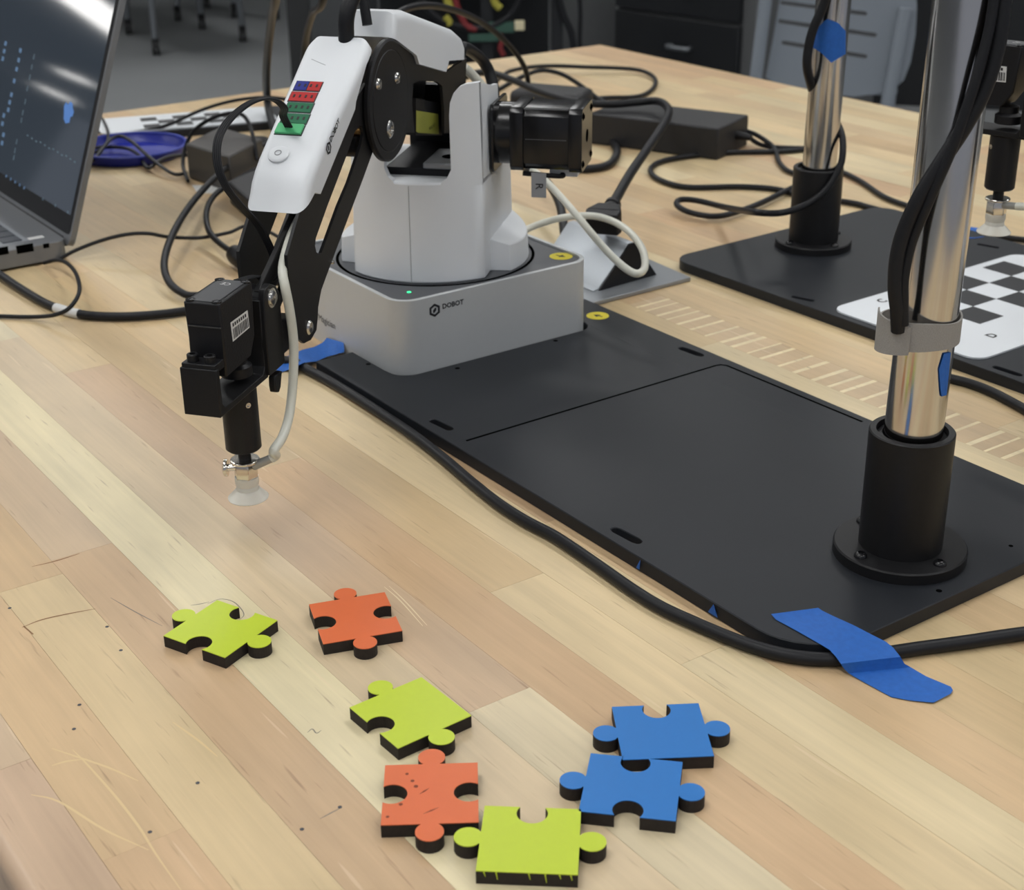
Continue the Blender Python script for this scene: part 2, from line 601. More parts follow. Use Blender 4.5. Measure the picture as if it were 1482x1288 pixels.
# scuffs with a shape of their own: pale scratches, a brown gouge, grey pencil scribble, ink dots
def scuff(name, pts, hw, m, lab):
    P_ = spline([pz(x, y, 0.035) for x, y in pts], 5)
    vs, fs = [], []
    for i, p in enumerate(P_):
        d_ = (P_[min(i + 1, len(P_) - 1)] - P_[max(i - 1, 0)]).normalized(); n_ = Vector((-d_.y, d_.x, 0))
        k = hw * (.25 + .75 * math.sin(PI * (i + .5) / len(P_)))
        vs += [p + n_ * k, p - n_ * k]
    for i in range(len(P_) - 1):
        fs.append((2 * i, 2 * i + 1, 2 * i + 3, 2 * i + 2))
    plabel(link(name, vs, fs, m, bench), lab)


PALE = mat('pale_scratch', srgb(222, 205, 170), .6); OCH = mat('ochre_scratch', srgb(213, 189, 143), .6); GOUGE = mat('brown_gouge', srgb(140, 106, 76), .8); PENCIL = mat('pencil_grey', srgb(128, 122, 112), .8)
for pts in ([(556, 849), (580, 870), (612, 906)], [(563, 848), (588, 872), (618, 905)], [(925, 640), (940, 650), (958, 661)]):
    scuff('scratch_mark', pts, .35, PALE, 'pale scratch in the wood')
for pts in ([(105, 1085), (125, 1105), (165, 1150), (200, 1195), (225, 1235), (262, 1288)], [(75, 1083), (120, 1098), (160, 1112), (200, 1130)], [(75, 1108), (95, 1102), (118, 1099)], [(45, 1150), (85, 1160), (150, 1200), (215, 1230)], [(250, 1045), (285, 1070), (315, 1095)]):
    scuff('scratch_mark', pts, .55, OCH, 'ochre scratch in the wood')
for pts in ([(32, 908), (60, 897), (100, 888), (138, 881)], [(34, 906), (48, 918)], [(46, 820), (80, 812), (115, 801)]):
    scuff('gouge_mark', pts, .5, GOUGE, 'brown gouge in the wood')
for pts in ([(160, 865), (195, 885), (235, 906)], [(300, 874), (318, 867), (336, 870), (348, 880), (353, 890), (346, 897)], [(276, 876), (290, 874), (303, 871)], [(445, 1060), (452, 1055), (458, 1061), (465, 1057)], [(463, 1185), (478, 1177), (495, 1168)]):
    scuff('pencil_mark', pts, .3, PENCIL, 'grey pencil mark on the wood')
INKD = mat('ink_dot', srgb(70, 72, 78), .7)
for (x, y) in ((155, 907), (175, 941), (115, 1020), (107, 1055), (217, 1204), (437, 1200), (492, 1168), (286, 1133), (14, 880), (462, 502)):
    p_ = pz(x, y, 0.03)
    plabel(MB().lathe(p_, [(0, 0), (.9, 0), (.9, .04), (0, .04)], 10).build('ink_dot', INKD, bench), 'small dark dot on the wood')
# undercarriage
fr = MB()
for yy in (BY0 + 60, BY1 - 110):
    fr.box(BX0 + 80, BX1 - 80, yy, yy + 50, -BTH - 70, -BTH)
for xx in (BX0 + 80, BX1 - 130):
    fr.box(xx, xx + 50, BY0 + 110, BY1 - 110, -BTH - 70, -BTH)
fr.build('apron', CABG, bench)
for xx in (BX0 + 80, BX1 - 130):
    for yy in (BY0 + 60, BY1 - 110):
        MB().box(xx, xx + 50, yy, yy + 50, FZ, -BTH - 70).build('leg', CABG, bench, bevel=3)

# ================================================================== stands: plate, flange, sleeve, steel post
PT = 8.0


def stand(label, outline, holes, grooves, post_xy, fl_r, sl_r, po_r, sl_h, post_top, lean, dots=(), name='camera_stand'):
    cx, cy = post_xy
    e = empty(name, (cx, cy, 0), label, 'stand')
    pl = MB().prism(outline, flatz(0.0), flatz(PT), holes).build('base_plate', PLATE, e, bevel=0.5, seg=1)
    for g in grooves:
        m = MB()
        for a, b in zip(g[:-1], g[1:]):
            a, b = Vector(a), Vector(b)
            d = (b - a).normalized(); n = Vector((-d.y, d.x)) * 0.9
            q = [a - d * .6 + n, a - d * .6 - n, b + d * .6 - n, b + d * .6 + n]
            m.hexa([(p.x, p.y, PT - .2) for p in q], [(p.x, p.y, PT + .06) for p in q])
        plabel(m.build('groove', DARKLINE, pl), 'thin dark groove cut into the plate')
    for (dx, dy, dr) in dots:
        MB().lathe((dx, dy, PT - .3), [(0, 0), (dr, 0), (dr, .36), (0, .36)], 16).build('bolt_hole', DARKLINE, pl)
    fl = MB().lathe((cx, cy, PT), [(0, 0), (fl_r, 0), (fl_r, 5.2), (fl_r - .7, 6), (0, 6)], 64).build('flange', BLACK, e, smooth=True)
    for k in range(4):
        a = k * PI / 2 + math.radians(-4)
        sx, sy = cx + math.cos(a) * (fl_r + sl_r) / 2, cy + math.sin(a) * (fl_r + sl_r) / 2
        MB().lathe((sx, sy, PT + 6), [(0, 0), (3.3, 0), (3.2, .9), (2.4, 1.9), (1.5, 2.2), (1.5, 1.0), (0, 1.0)], 18).build('screw', GLOSSB, fl, smooth=True)
    z0 = PT + 6
    ri = po_r + 3.2
    MB().lathe((cx, cy, z0), [(sl_r, 0), (sl_r, sl_h - .6), (sl_r - .6, sl_h), (ri, sl_h), (ri, sl_h - 14)], 64).build('sleeve', BLACK, e, smooth=True)
    MB().lathe((cx, cy, z0), [(ri - .3, sl_h - 14), (ri - .3, sl_h - 3.0), (po_r + .2, sl_h - 2.0), (po_r + .2, sl_h - 14)], 64).build('bushing', BPLAST, e, smooth=True)
    base = Vector((cx, cy, z0 + 4)); top = Vector((cx + lean[0], cy + lean[1], post_top))
    MB().cyl(base, top, po_r, n=64).build('post', STEEL, e, smooth=True)
    return e, pl


# --- near stand
def xy(x, y, z=PT):
    q = pz(x, y, z)
    return (q.x, q.y)


ny0, ny1, nx1 = -30.8, 192.0, 396.3


def arc(cx, cy, r, a0, a1, n=8):
    return [(cx + r * math.cos(math.radians(a0 + (a1 - a0) * i / n)), cy + r * math.sin(math.radians(a0 + (a1 - a0) * i / n))) for i in range(n + 1)]


near_out = [(-60, ny0)] + arc(nx1 - 34, ny0 + 34, 34, -90, 0) + arc(nx1 - 34, ny1 - 34, 34, 0, 90) \
    + [(-75, ny1), (-75, 160.0), (-12, 160.0)] + arc(-12, 147, 13, 90, 0)[1:] + arc(-14, 13, 15, 0, -90) + [(-60, -2.0)]
near_holes = [slot(xy(627, 609), xy(650, 620), 2.6), slot(xy(891, 766.5), xy(922, 783), 2.6), slot(xy(987, 504), xy(1013, 513.5), 2.6)]
near_grooves = [[xy(676, 637.5), xy(1036, 529), xy(1043, 527.8), xy(1052, 529), xy(1247, 610)]]
NP = (352.8, 77.2)
NPOST_TOP = 560.0
near, near_pl = stand('black base plate with flanged steel post, carrying the white robot arm in its notch', near_out, near_holes, near_grooves, NP,
                      33.0, 20.6, 14.0, 62.0, NPOST_TOP, (4.0, 3.0), dots=[(*xy(533, 527), 1.7), (*xy(662, 533), 1.7), (*xy(804, 493), 1.7), (*xy(1359, 855), 1.5), (*xy(1463, 790), 1.2)])


def sticker(x, y, z, r, parent, ang):
    st = MB().lathe((x, y, z), [(0, 0), (r, 0), (r, .12), (0, .12)], 32).build('warning_sticker', YELLOW, parent)
    plabel(st, 'round yellow sticker with a small black arrow')
    d = Vector((math.cos(ang), math.sin(ang), 0)); n = Vector((-d.y, d.x, 0)); c = Vector((x, y, z + .16))
    m = MB().add([c - d * r * .1 + n * r * .35, c - d * r * .1 - n * r * .35, c + d * r * .45], [(0, 1, 2)])
    m.add([c - d * r * .1 + n * r * .08, c - d * r * .5 + n * r * .08, c - d * r * .5 - n * r * .08, c - d * r * .1 - n * r * .08], [(0, 1, 2, 3)])
    m.build('arrow_print', INK, st)


q = xy(865, 457)
sticker(q[0], q[1], PT, 8.2, near_pl, math.radians(200))

# --- far stand
PH2 = 0.0158
c2, s2 = math.cos(PH2), math.sin(PH2)
CH0, CQ = Vector((108.27, 430.03)), 26.69


def F(a, b):
    """far plate frame, mm along / across, from a checker corner"""
    return (CH0.x + a * c2 - b * s2, CH0.y + a * s2 + b * c2)


fx0, fy0 = -200.1, -117.6
fy1 = 133.0
far_out = [F(*p) for p in arc(fx0 + 18, fy0 + 18, 18, 180, 270) + [(fx0 + 700, fy0), (fx0 + 700, fy1)] + arc(fx0 + 18, fy1 - 18, 18, 90, 180)]
far_holes = [slot(xy(1150, 429.5), xy(1174, 434.5), 2.6), slot(xy(1442, 531.5), xy(1474, 542), 2.6), slot(xy(1418, 353.5), xy(1442, 358), 2.4)]
q = pz(1177, 345, PT + 6)
FP = (q.x, q.y)
far, far_pl = stand('black base plate with flanged steel post, under the checkerboard panel', far_out, far_holes, [], FP,
                    31.0, 20.0, 13.5, 60.0, 420.0, (3.0, 2.0))


# --- checkerboard panels
def board(label, corner, ex, ey, w, h, cells, cell, off, mt, letters, group=None, z=PT + .1):
    ex, ey = Vector((*ex, 0)), Vector((*ey, 0)); c0 = Vector((*corner, z))
    fn = lambda t: (lambda a, b: c0 + ex * a + ey * b + Vector((0, 0, t)))
    e = empty('calibration_board', c0 + ex * w / 2 + ey * h / 2, label, 'board', group)
    MB().prism(rrect(0, w, 0, h, 12), fn(0), fn(1.2)).build('panel', BOARDW, e)
    for i in range(cells[0]):
        for j in range(cells[1]):
            if (i + j) % 2 == 0:
                a0, b0 = off[0] + i * cell, off[1] + j * cell
                MB().hexa([fn(1.15)(*p) for p in ((a0, b0), (a0 + cell, b0), (a0 + cell, b0 + cell), (a0, b0 + cell))],
                          [fn(1.32)(*p) for p in ((a0, b0), (a0 + cell, b0), (a0 + cell, b0 + cell), (a0, b0 + cell))]).build('square', BOARDB, e)
    for ch, a, b, sz in letters:
        text('letter', ch, sz, fn(1.25)(a, b), ey, -ex, BOARDB, e, bold=True)
    return e


# extent of the white panel in the far-plate frame
def Finv(x, y):
    dx, dy = x - CH0.x, y - CH0.y
    return (dx * c2 + dy * s2, -dx * s2 + dy * c2)


bq = [Finv(*xy(*p, z=PT + 1)) for p in ((1213, 451), (1287, 477), (1287, 422), (1466, 367.5), (1393, 390))]
bx0 = (bq[2][0] + bq[3][0] + bq[4][0]) / 3
by0 = (bq[0][1] + bq[1][1]) / 2
lA, lC, lD = Finv(*xy(1434, 392)), Finv(*xy(1276, 441)), Finv(*xy(1436, 492))
board('white panel with black checkerboard lying on the far black plate', F(bx0, by0), (c2, s2), (-s2, c2), 131, 218,
      (3, 6), CQ, (-bx0 - CQ, -by0 - 2 * CQ), BOARDW,
      [('A', lA[0] - bx0, lA[1] - by0, 10), ('C', lC[0] - bx0, lC[1] - by0, 10), ('D', lD[0] - bx0, lD[1] - by0, 10)])

# ================================================================== jigsaw pieces
PCS = [(211.8463, -228.9074, 0.4108, 'htht', LIME, 'lime green jigsaw piece lying loose near the lone orange piece'),
       (240.8582, -173.6223, -0.3185, 'htht', ORANGE, 'orange jigsaw piece lying loose, touching no other piece'),
       (321.7685, -193.1464, 0.0390, 'htft', LIME, 'lime green jigsaw piece touching the top knob of the scratched orange piece'),
       (373.4345, -215.8276, -0.5861, 'htht', ORANGE, 'orange jigsaw piece with dark scuffs, wedged between two lime green pieces'),
       (418.5757, -200.6284, -0.6902, 'tfth', LIME, 'lime green jigsaw piece with one flat side and frayed edge, beside a blue piece'),
       (395.4967, -116.1731, -0.5612, 'tfth', BLUE, 'blue jigsaw piece with one flat side butted against the other blue piece'),
       (416.5312, -149.6096, -0.7912, 'thth', BLUE, 'blue jigsaw piece with two notches, corner touching a lime green piece')]
PS, PTK = 37.2, 6.0


def piece_outline(kinds, S):
    """square walked c0>c1>c2>c3; kinds per edge: t tab, h hole, f flat"""
    pts = []
    cs = [(-.5, -.5), (.5, -.5), (.5, .5), (-.5, .5)]
    for k in range(4):
        a, b = Vector(cs[k]), Vector(cs[(k + 1) % 4])
        d = (b - a); n = Vector((d.y, -d.x))     # outward
        pts.append(a)
        mid = (a + b) / 2
        if kinds[k] == 't':
            r, c = .148, .122
            h = math.sqrt(r * r - c * c)
            a0 = math.atan2(-c, -h); a1 = math.atan2(-c, h) + 2 * PI
            # from (-h,0) around the outside to (h,0)
            st, en = PI + math.asin(c / r), -math.asin(c / r)
            pts.append(mid - d * (h + .022))
            for i in range(23):
                t = st + (en - st) * i / 22
                x, yv = r * math.cos(t), c + r * math.sin(t)
                pts.append(mid + d * x + n * max(yv, .006))
            pts.append(mid + d * (h + .022))
        elif kinds[k] == 'h':
            r, c = .162, .095
            st, en = PI - math.asin(c / r), 2 * PI + math.asin(c / r)
            for i in range(23):
                t = st + (en - st) * i / 22
                pts.append(mid + d * (r * math.cos(t)) + n * (-c + r * math.sin(t)))
    return [(p.x * S, p.y * S) for p in pts]


for pi_, (x, y, a, kinds, mt, lab) in enumerate(PCS):
    e = empty('jigsaw_piece', (x, y, 0), lab, 'puzzle piece')
    ca, sa = math.cos(a), math.sin(a)
    out = [(x + px_ * ca - py_ * sa, y + px_ * sa + py_ * ca) for px_, py_ in piece_outline(kinds, PS)]
    MB().prism(out, flatz(0.02), flatz(PTK - .35)).build('body', CHAR, e)
    ts = MB().prism(out, flatz(PTK - .35), flatz(PTK)).build('top_sheet', mt, e)
    if pi_ == 3:      # dark smudges on the worn orange piece
        SM = mat('dark_smudge', srgb(120, 56, 34), .6)
        for sx_, sy_, r_ in ((589, 1120, .7), (597, 1130, .8), (602, 1138, .9), (580, 1164, .8), (561, 1182, .7)):
            MB().lathe(pz(sx_, sy_, PTK), [(0, 0), (r_, 0), (r_, .04), (0, .04)], 10).build('smudge', SM, ts)
        for (ax_, ay_, bx_, by_) in ((606, 1150, 622, 1140), (612, 1178, 636, 1168)):
            p_, q_ = pz(ax_, ay_, PTK + .03), pz(bx_, by_, PTK + .03)
            n_ = (q_ - p_).cross(Vector((0, 0, 1))).normalized() * .4
            MB().add([p_, (p_ + q_) / 2 + n_, q_, (p_ + q_) / 2 - n_], [(0, 1, 2, 3)]).build('smudge', SM, ts)
    if pi_ == 4:      # loose fibres along the cut flat edge
        e0, e1 = Vector((*out[[i for i, p in enumerate(out)][0]], 0)), None
        c1_ = Vector((x + PS / 2 * (ca + sa), y + PS / 2 * (sa - ca), 0)); c2_ = Vector((x + PS / 2 * (ca - sa), y + PS / 2 * (sa + ca), 0))
        nn_ = Vector((ca, sa, 0))
        for t_, l_ in ((.08, 2.0), (.2, 3.2), (.52, 2.6), (.68, 3.8), (.82, 1.8), (.93, 2.2)):
            p_ = c1_.lerp(c2_, t_) + nn_ * .15
            MB().cyl((p_.x, p_.y, PTK - .4), (p_.x + .5 * (c2_ - c1_).normalized().x, p_.y + .5 * (c2_ - c1_).normalized().y, PTK - .4 - l_), .32, .12, n=6).build('loose_fibre', LIME, ts)

# ================================================================== robot arm
BH = 58.4          # top of the square base
robot = empty('robot_arm', (-79, 79, 0), 'white desktop robot arm with suction cup, standing in the notch of the plate', 'robot arm')
GRP = {'base': [], 'rear': [], 'fore': [], 'eff': []}   # used when posing the second robot


def part(g, ob):
    GRP[g].append(ob)
    return ob


# --- square base
shell = MB().prism(rrect(-158, 0, 0, 158, 15, 8), flatz(0.0), flatz(BH), [rrect(-155, -3, 3, 155, 12.5, 8)]).build('base_shell', ALU, robot, bevel=1.1, smooth=True)
part('base', shell)
deck = part('base', MB().prism(rrect(-155, -3, 3, 155, 12.5, 8), flatz(20), flatz(BH - 1.6)).build('base_deck', GREYTOP, robot))
MB().lathe((-79, 79, BH - 1.6), [(68, 0), (70.2, 0), (70.2, .25), (68, .25)], 72).build('turntable_gap', DARKLINE, deck)
q = pz(812, 371, BH - 1.6)
sticker(q.x, q.y, BH - 1.55, 8.2, deck, math.radians(20))
q = pz(592, 423, BH - 1.6)
led = MB().lathe((q.x, q.y, BH - 1.6), [(0, 0), (1.5, 0), (1.5, .3), (0, .3)], 16).build('status_light', mat('green_led', (0.02, .5, .2), .4, emit=(0.05, 1, 0.4), estr=1.2), deck)
# lettering on the two visible faces
YZ = (Vector((0, 1, 0)), Vector((0, 0, 1)))
q = on(640, 447, (0, 0, 0), Vector((1, 0, 0)))
text('brand_lettering', 'DOBOT', 4.7, (0.05, q.y, q.z), YZ[0], YZ[1], INK, shell, bold=True)


def hexlogo(c, ex, ey, r, parent, name='logo'):
    c, ex, ey = Vector(c), Vector(ex).normalized(), Vector(ey).normalized()
    ez = ex.cross(ey)
    o = [(r * math.sin(PI / 3 * k), r * math.cos(PI / 3 * k)) for k in range(6)]
    i_ = [(x * .62, y * .62) for x, y in o]
    m = MB().prism(o, lambda a, b: c + ex * a + ey * b, lambda a, b: c + ex * a + ey * b + ez * .1, [i_])
    mk = [(.28 * r, .36 * r), (.28 * r, -.02 * r), (-.05 * r, -.36 * r), (-.28 * r, -.36 * r), (-.28 * r, .02 * r), (.05 * r, .36 * r)]
    m.prism(mk, lambda a, b: c + ex * a + ey * b, lambda a, b: c + ex * a + ey * b + ez * .1)
    return m.build(name, INK, parent)


q = on(629, 449, (0, 0, 0), Vector((1, 0, 0)))
hexlogo((0.05, q.y, q.z), YZ[0], YZ[1], 4.6, shell)
q = on(486, 477, (0, 0, 0), Vector((0, 1, 0)))
text('model_lettering', 'Magician', 7.2, (q.x, -0.05, q.z), (1, 0, 0), (0, 0, 1), INK, shell, align='RIGHT')

# --- turntable shoulder blocks and column
CR = 66.0
CW0, CW1 = -44.0, 47.0         # column sides


def ccirc(w, r=CR):
    return math.sqrt(max(r * r - w * w, 0))


# low round shoulders each side of the column
for sgn, w0, name in ((1, CW1 - 3, 'shoulder_block'), (-1, -CW0 - 3, 'shoulder_block')):
    pts = []
    uf = 27.0
    wm = math.sqrt(CR * CR - uf * uf)
    pts.append((uf + 2, w0 * sgn)); pts.append((uf, wm * sgn))
    a0, a1 = math.asin(uf / CR), -math.acos(w0 / CR)
    for i in range(1, 13):
        a = a0 + (a1 - a0) * i / 12
        pts.append((CR * math.sin(a), CR * math.cos(a) * sgn))
    b = [AC(u, w, BH - 1.6) for u, w in pts]
    t = [AC(u * .985, w * .985, BH + 21.5 - 5.5 * (abs(w) - w0) / 20) for u, w in pts]
    part('base', MB().hexa(b, t).build(name, WHITE, robot, bevel=.6))

# column: lower drum then two upright cheeks around the arm
CZ1 = 125.0
FW0, FW1 = -16.0, 29.0     # gap between the cheeks


def arcprof(w0, w1, back, n=16, r=CR):
    pts = [(ccirc(w0 + (w1 - w0) * i / n, r), w0 + (w1 - w0) * i / n) for i in range(n + 1)]
    return pts + [(back, w1), (back, w0)]


def taper(z):     # slight draft towards the top
    return 1.0 - (z - BH) / 60.0 * 0.025


def colshape(m, prof, z0, z1):
    b = [AC(u * taper(z0), w * taper(z0), z0) for u, w in prof]
    t = [AC(u * taper(z1), w * taper(z1), z1) for u, w in prof]
    return m.hexa(b, t)


drum = colshape(MB(), arcprof(CW0, CW1, -44.0), BH - 1.5, CZ1).build('column', WHITE, robot, bevel=1.5)
part('base', drum)
# seam down the front of the column
a0_, a1_ = AC(CR * .999 + .1, 1.0, BH), AC(CR * taper(CZ1) + .1, 1.0, CZ1 - 2)
MB().cyl(a0_, a1_, .22, n=6).build('seam', GREYLABEL, drum)
# right cheek (its front edge is a rounded upright), left cheek
for w0, w1, name in ((FW1, CW1, 'right_cheek'), (CW0, FW0, 'left_cheek')):
    ch = MB()
    wall = 4.0
    zt = 187.0 if w0 > 0 else 186.0
    steps = 8
    n = 14
    tw0, tw1 = w0, w1
    # curved front wall
    def wallring(z, inset):
        lo, hi = (tw0 + inset, tw1) if tw0 > 0 else (tw0, tw1 - inset)
        return [(ccirc(lo + (hi - lo) * i / n), lo + (hi - lo) * i / n) for i in range(n + 1)]
    rings = [(CZ1 - 4, -8), (CZ1 + .5, -6), (CZ1 + 3, -2.6), (CZ1 + 8, 0), (168, 0), (176, 0.8), (182, 3.2), (185.5, 6.5), (zt, 10.5)]
    for k in range(len(rings) - 1):
        (za, ia), (zb, ib) = rings[k], rings[k + 1]
        A_, B_ = wallring(za, ia), wallring(zb, ib)
        for i in range(n):
            o1 = [A_[i], A_[i + 1]]; o2 = [B_[i], B_[i + 1]]
            vs = []
            for (pp, z) in ((o1, za), (o2, zb)):
                for (u, w) in pp:
                    t_ = taper(z)
                    vs.append(AC(u * t_, w * t_, z)); vs.append(AC((u - wall - 2) * t_, w * t_, z))
            ch.add(vs, [(0, 2, 6, 4), (1, 5, 7, 3), (0, 4, 5, 1), (2, 3, 7, 6), (0, 1, 3, 2), (4, 6, 7, 5)])
    # flat outer side wall running back
    sw = w1 if w0 > 0 else w0
    uf = ccirc(sw) - 1
    si = sw - 3.2 if w0 > 0 else sw + 3.2
    tt = taper(170)
    sp = [(uf * tt, CZ1 - 4), (-44 * tt, CZ1 - 4), (-44 * tt, 156), (-10, 160), (-10, zt - 11), (4, zt - 9.5), (uf * tt, zt)]
    ch.prism(sp, lambda u, z: AC(u, sw * taper(z), z), lambda u, z: AC(u, si * taper(z), z))
    part('base', ch.build('column_cheek', WHITE, robot, smooth=True, angle=40))
# inside of the column: dark frame, round-holed bridge
part('base', MB().box(-36, 44, FW0 - 4, FW1 + 3, CZ1 - 1, CZ1 + 5, T=AC).build('inner_frame', BPLAST, robot))
br = part('base', MB().box(4, 46, 6, FW1 - .5, CZ1 + 5, CZ1 + 9, T=AC).build('bridge_plate', mat('grey_metal', srgb(150, 152, 155), .35, metal=.6), robot, bevel=1))
MB().lathe(AC(26, 20, CZ1 + 9), [(0, 0), (6, 0), (6, .15), (0, .15)], 24).build('bridge_hole', DARKLINE, br)
part('base', MB().box(-40, -30, FW0 - 8, FW1 - 4, CZ1, 170, T=AC).build('inner_wall', BPLAST, robot))

# --- stepper motor on the right of the column
MZ = 146.0; MU = 2.0; MH = 21.0
W0m, W1m = 46.5, 108.0


def chamf(h, c):
    return [(-h + c, -h), (h - c, -h), (h, -h + c), (h, h - c), (h - c, h), (-h + c, h), (-h, h - c), (-h, -h + c)]


def mprism(m, poly, wa, wb):
    return m.prism(poly, lambda a, b: AC(MU + a, wa, MZ + b), lambda a, b: AC(MU + a, wb, MZ + b))


part('base', mprism(MB(), chamf(22.5, 3), W0m, W0m + 2.5).build('motor_plate', GLOSSB, robot, bevel=.5))
part('base', MB().lathe(AC(MU, W0m + 2.5, MZ), [(0, 0), (20.5, 0), (20.5, 10.5), (0, 10.5)], 48, axis=WC).build('motor_collar', GLOSSB, robot, smooth=True))
mot = part('base', mprism(MB(), chamf(MH, 3.2), W0m + 13, W0m + 22).build('motor_front_cap', GLOSSB, robot, bevel=.4))
mot2 = part('base', mprism(MB(), chamf(MH - .9, 4.5), W0m + 22, W1m - 9).build('motor_body', GLOSSB, robot, bevel=.3))
cap = part('base', mprism(MB(), chamf(MH, 3.2), W1m - 9, W1m).build('motor_rear_cap', GLOSSB, robot, bevel=.4))
MB().lathe(AC(MU, W1m, MZ), [(0, 0), (4.2, 0), (4.2, .2), (0, .2)], 24, axis=WC).build('shaft_hole', DARKLINE, cap)
for a, b in ((1, 1), (1, -1), (-1, 1), (-1, -1)):
    MB().lathe(AC(MU + a * 15.8, W1m, MZ + b * 15.8), [(0, 0), (2.6, 0), (2.6, .15), (1.4, .15), (1.4, .9), (0, .9)], 16, axis=WC).build('screw', DARKLINE, cap, smooth=True)
# mesh strip and printed dot line on the motor
m = MB()
for k in range(30):
    ww = W0m + 23 + (W1m - W0m - 33) * k / 29
    m.box(MH - 7.5, MH - 1.5, ww - .35, ww + .2, MH - 1.2, MH - .55, T=lambda a, w, b: AC(MU + a, w, MZ + b))
plabel(m.build('vent_ribs', mat('ribbed_black', (0.07, .07, .072), .5), mot2), 'fine ribs on the motor edge')
m = MB()
for k in range(20):
    ww = W0m + 24 + (W1m - W0m - 35) * k / 19
    m.box(MH - .95, MH - .78, ww - .22, ww + .22, .4, .8, T=lambda a, w, b: AC(MU + a, w, MZ + b))
m.build('dot_print', GREYLABEL, mot2)
conn = part('base', MB().box(-6, 8, W1m - 24, W1m - 5, MZ - MH - 5.5, MZ - MH, T=lambda u, w, z: AC(MU + u, w, z)).build('cable_socket', BOARDW, robot, bevel=.4))
# the flag label on the motor cable
c_ = on(780, 270, AC(MU + 20, 0, 0), UC)
ww = (c_ - AX).dot(WC)
lb = part('base', MB().box(MU + 19, MU + 20, ww - 5.2, ww + 4.8, c_.z - 7.5, c_.z + 9, T=AC).build('cable_label', GREYLABEL, robot))
text('letter', 'R', 7.5, AC(MU + 20.1, ww - 2.2, c_.z + 2.5), -Vector((0, 0, 1)), WC, INK, lb)
part('base', MB().tube([AC(MU + 14, ww - 12, c_.z + 7), AC(MU + 14, ww, c_.z + 6.5), AC(MU + 10, ww + 14, c_.z + 5.2), AC(MU + 4, W1m - 18, MZ - MH - 3)], 1.7).build('motor_lead', RUBBER, robot, smooth=True))

# --- rear arm (from the column up and forward to the elbow)
RW = 17.6


def apoly(pts, w):
    return [ap(x, y, w) for x, y in pts]


def wprism(m, poly, w0, w1, holes=()):
    return m.prism(poly, lambda u, z: A(u, w0, z), lambda u, z: A(u, w1, z), holes)


def wloft(prof, flags, R, wf):
    """side outline lofted across the arm; the edges flagged True get a rounded shoulder of radius R"""
    n_ = len(prof); P_ = [Vector(p) for p in prof]
    ar = sum(P_[i].x * P_[(i + 1) % n_].y - P_[(i + 1) % n_].x * P_[i].y for i in range(n_))
    if ar < 0:
        P_ = P_[::-1]; flags = [flags[(n_ - 2 - i) % n_] for i in range(n_)]

    def inset(delta):
        out_ = []
        for i in range(n_):
            a, b, c = P_[i - 1], P_[i], P_[(i + 1) % n_]
            d0, d1_ = (b - a).normalized(), (c - b).normalized()
            n0, n1 = Vector((-d0.y, d0.x)), Vector((-d1_.y, d1_.x))
            e0, e1 = (delta if flags[i - 1] else 0), (delta if flags[i] else 0)
            den = d0.x * d1_.y - d0.y * d1_.x
            if abs(den) < .12:
                out_.append(b + (n0 + n1).normalized() * max(e0, e1) if (e0 and e1) else b + n0 * e0 + n1 * e1)
            else:
                p, q = b + n0 * e0, b + n1 * e1
                k = ((q - p).x * d1_.y - (q - p).y * d1_.x) / den
                out_.append(p + d0 * k)
        return out_
    lev = [(math.cos(PI / 2 * k / 6), 1 - math.sin(PI / 2 * k / 6)) for k in range(7)]
    rings = [(1, lv) for lv in lev] + [(-1, lv) for lv in reversed(lev)]
    m = MB(); vs = []
    for sg, (cw_, dl_) in rings:
        for p, b in zip(inset(R * dl_), P_):
            W_ = wf(b.x, b.y)
            vs.append(A(p.x, sg * (W_ - R + R * cw_), p.y))
    fs = []
    for k in range(len(rings) - 1):
        for i in range(n_):
            j = (i + 1) % n_
            fs.append((k * n_ + i, k * n_ + j, (k + 1) * n_ + j, (k + 1) * n_ + i))
    tr_ = tessellate_polygon([[Vector((p.x, p.y, 0)) for p in inset(R)]])
    o_ = (len(rings) - 1) * n_
    for t in tr_:
        fs.append(tuple(t)); fs.append(tuple(o_ + i for i in t))
    return m.add(vs, fs)


E0 = Vector((*ap(565, 187, 18.0),))          # elbow (u, z)
rc = apoly([(569, 54), (573, 17), (590, 14.5), (660, 42), (671, 52), (675.5, 66), (675.5, 86), (650, 88), (646, 104), (607, 93), (603, 80)], RW)
rc0 = part('rear', wloft(rc, [True, True, True, True, True, True, False, False, False, False, False], 6.5, lambda u, z: RW).build('rear_arm_cover', WHITE, robot, smooth=True, angle=48))
pl_pts = apoly([(560, 60), (572, 52), (605, 88), (646, 104), (675, 84), (674, 130), (672, 190), (643, 193), (643, 160), (640, 124), (632, 118), (606, 117), (598, 121), (596.5, 150), (600, 192), (560, 192), (545, 120)], 15.5)
pl_r = part('rear', wprism(MB(), pl_pts, 13.5, 15.5).build('rear_arm_plate', BLACK, robot))
part('rear', wprism(MB(), pl_pts, -15.5, -13.5).build('rear_arm_plate', BLACK, robot))
ib = apoly([(602, 142), (640, 150), (640, 196), (602, 196)], 9.0)
blk = part('rear', wprism(MB(), ib, -9, 9).build('inner_block', BPLAST, robot))
st = apoly([(602.5, 160), (634, 165), (635, 194), (605, 192), (602.5, 190)], 9.1)
stk = wprism(MB(), st, 9.0, 9.2).build('caution_sticker', OLIVE, blk)
q0 = ap(630, 178, 9.3)
text('sticker_print', 'CAUTION', 2.9, A(q0[0], 9.25, q0[1]), UV, -Vector((0, 0, 1)), INK, stk)
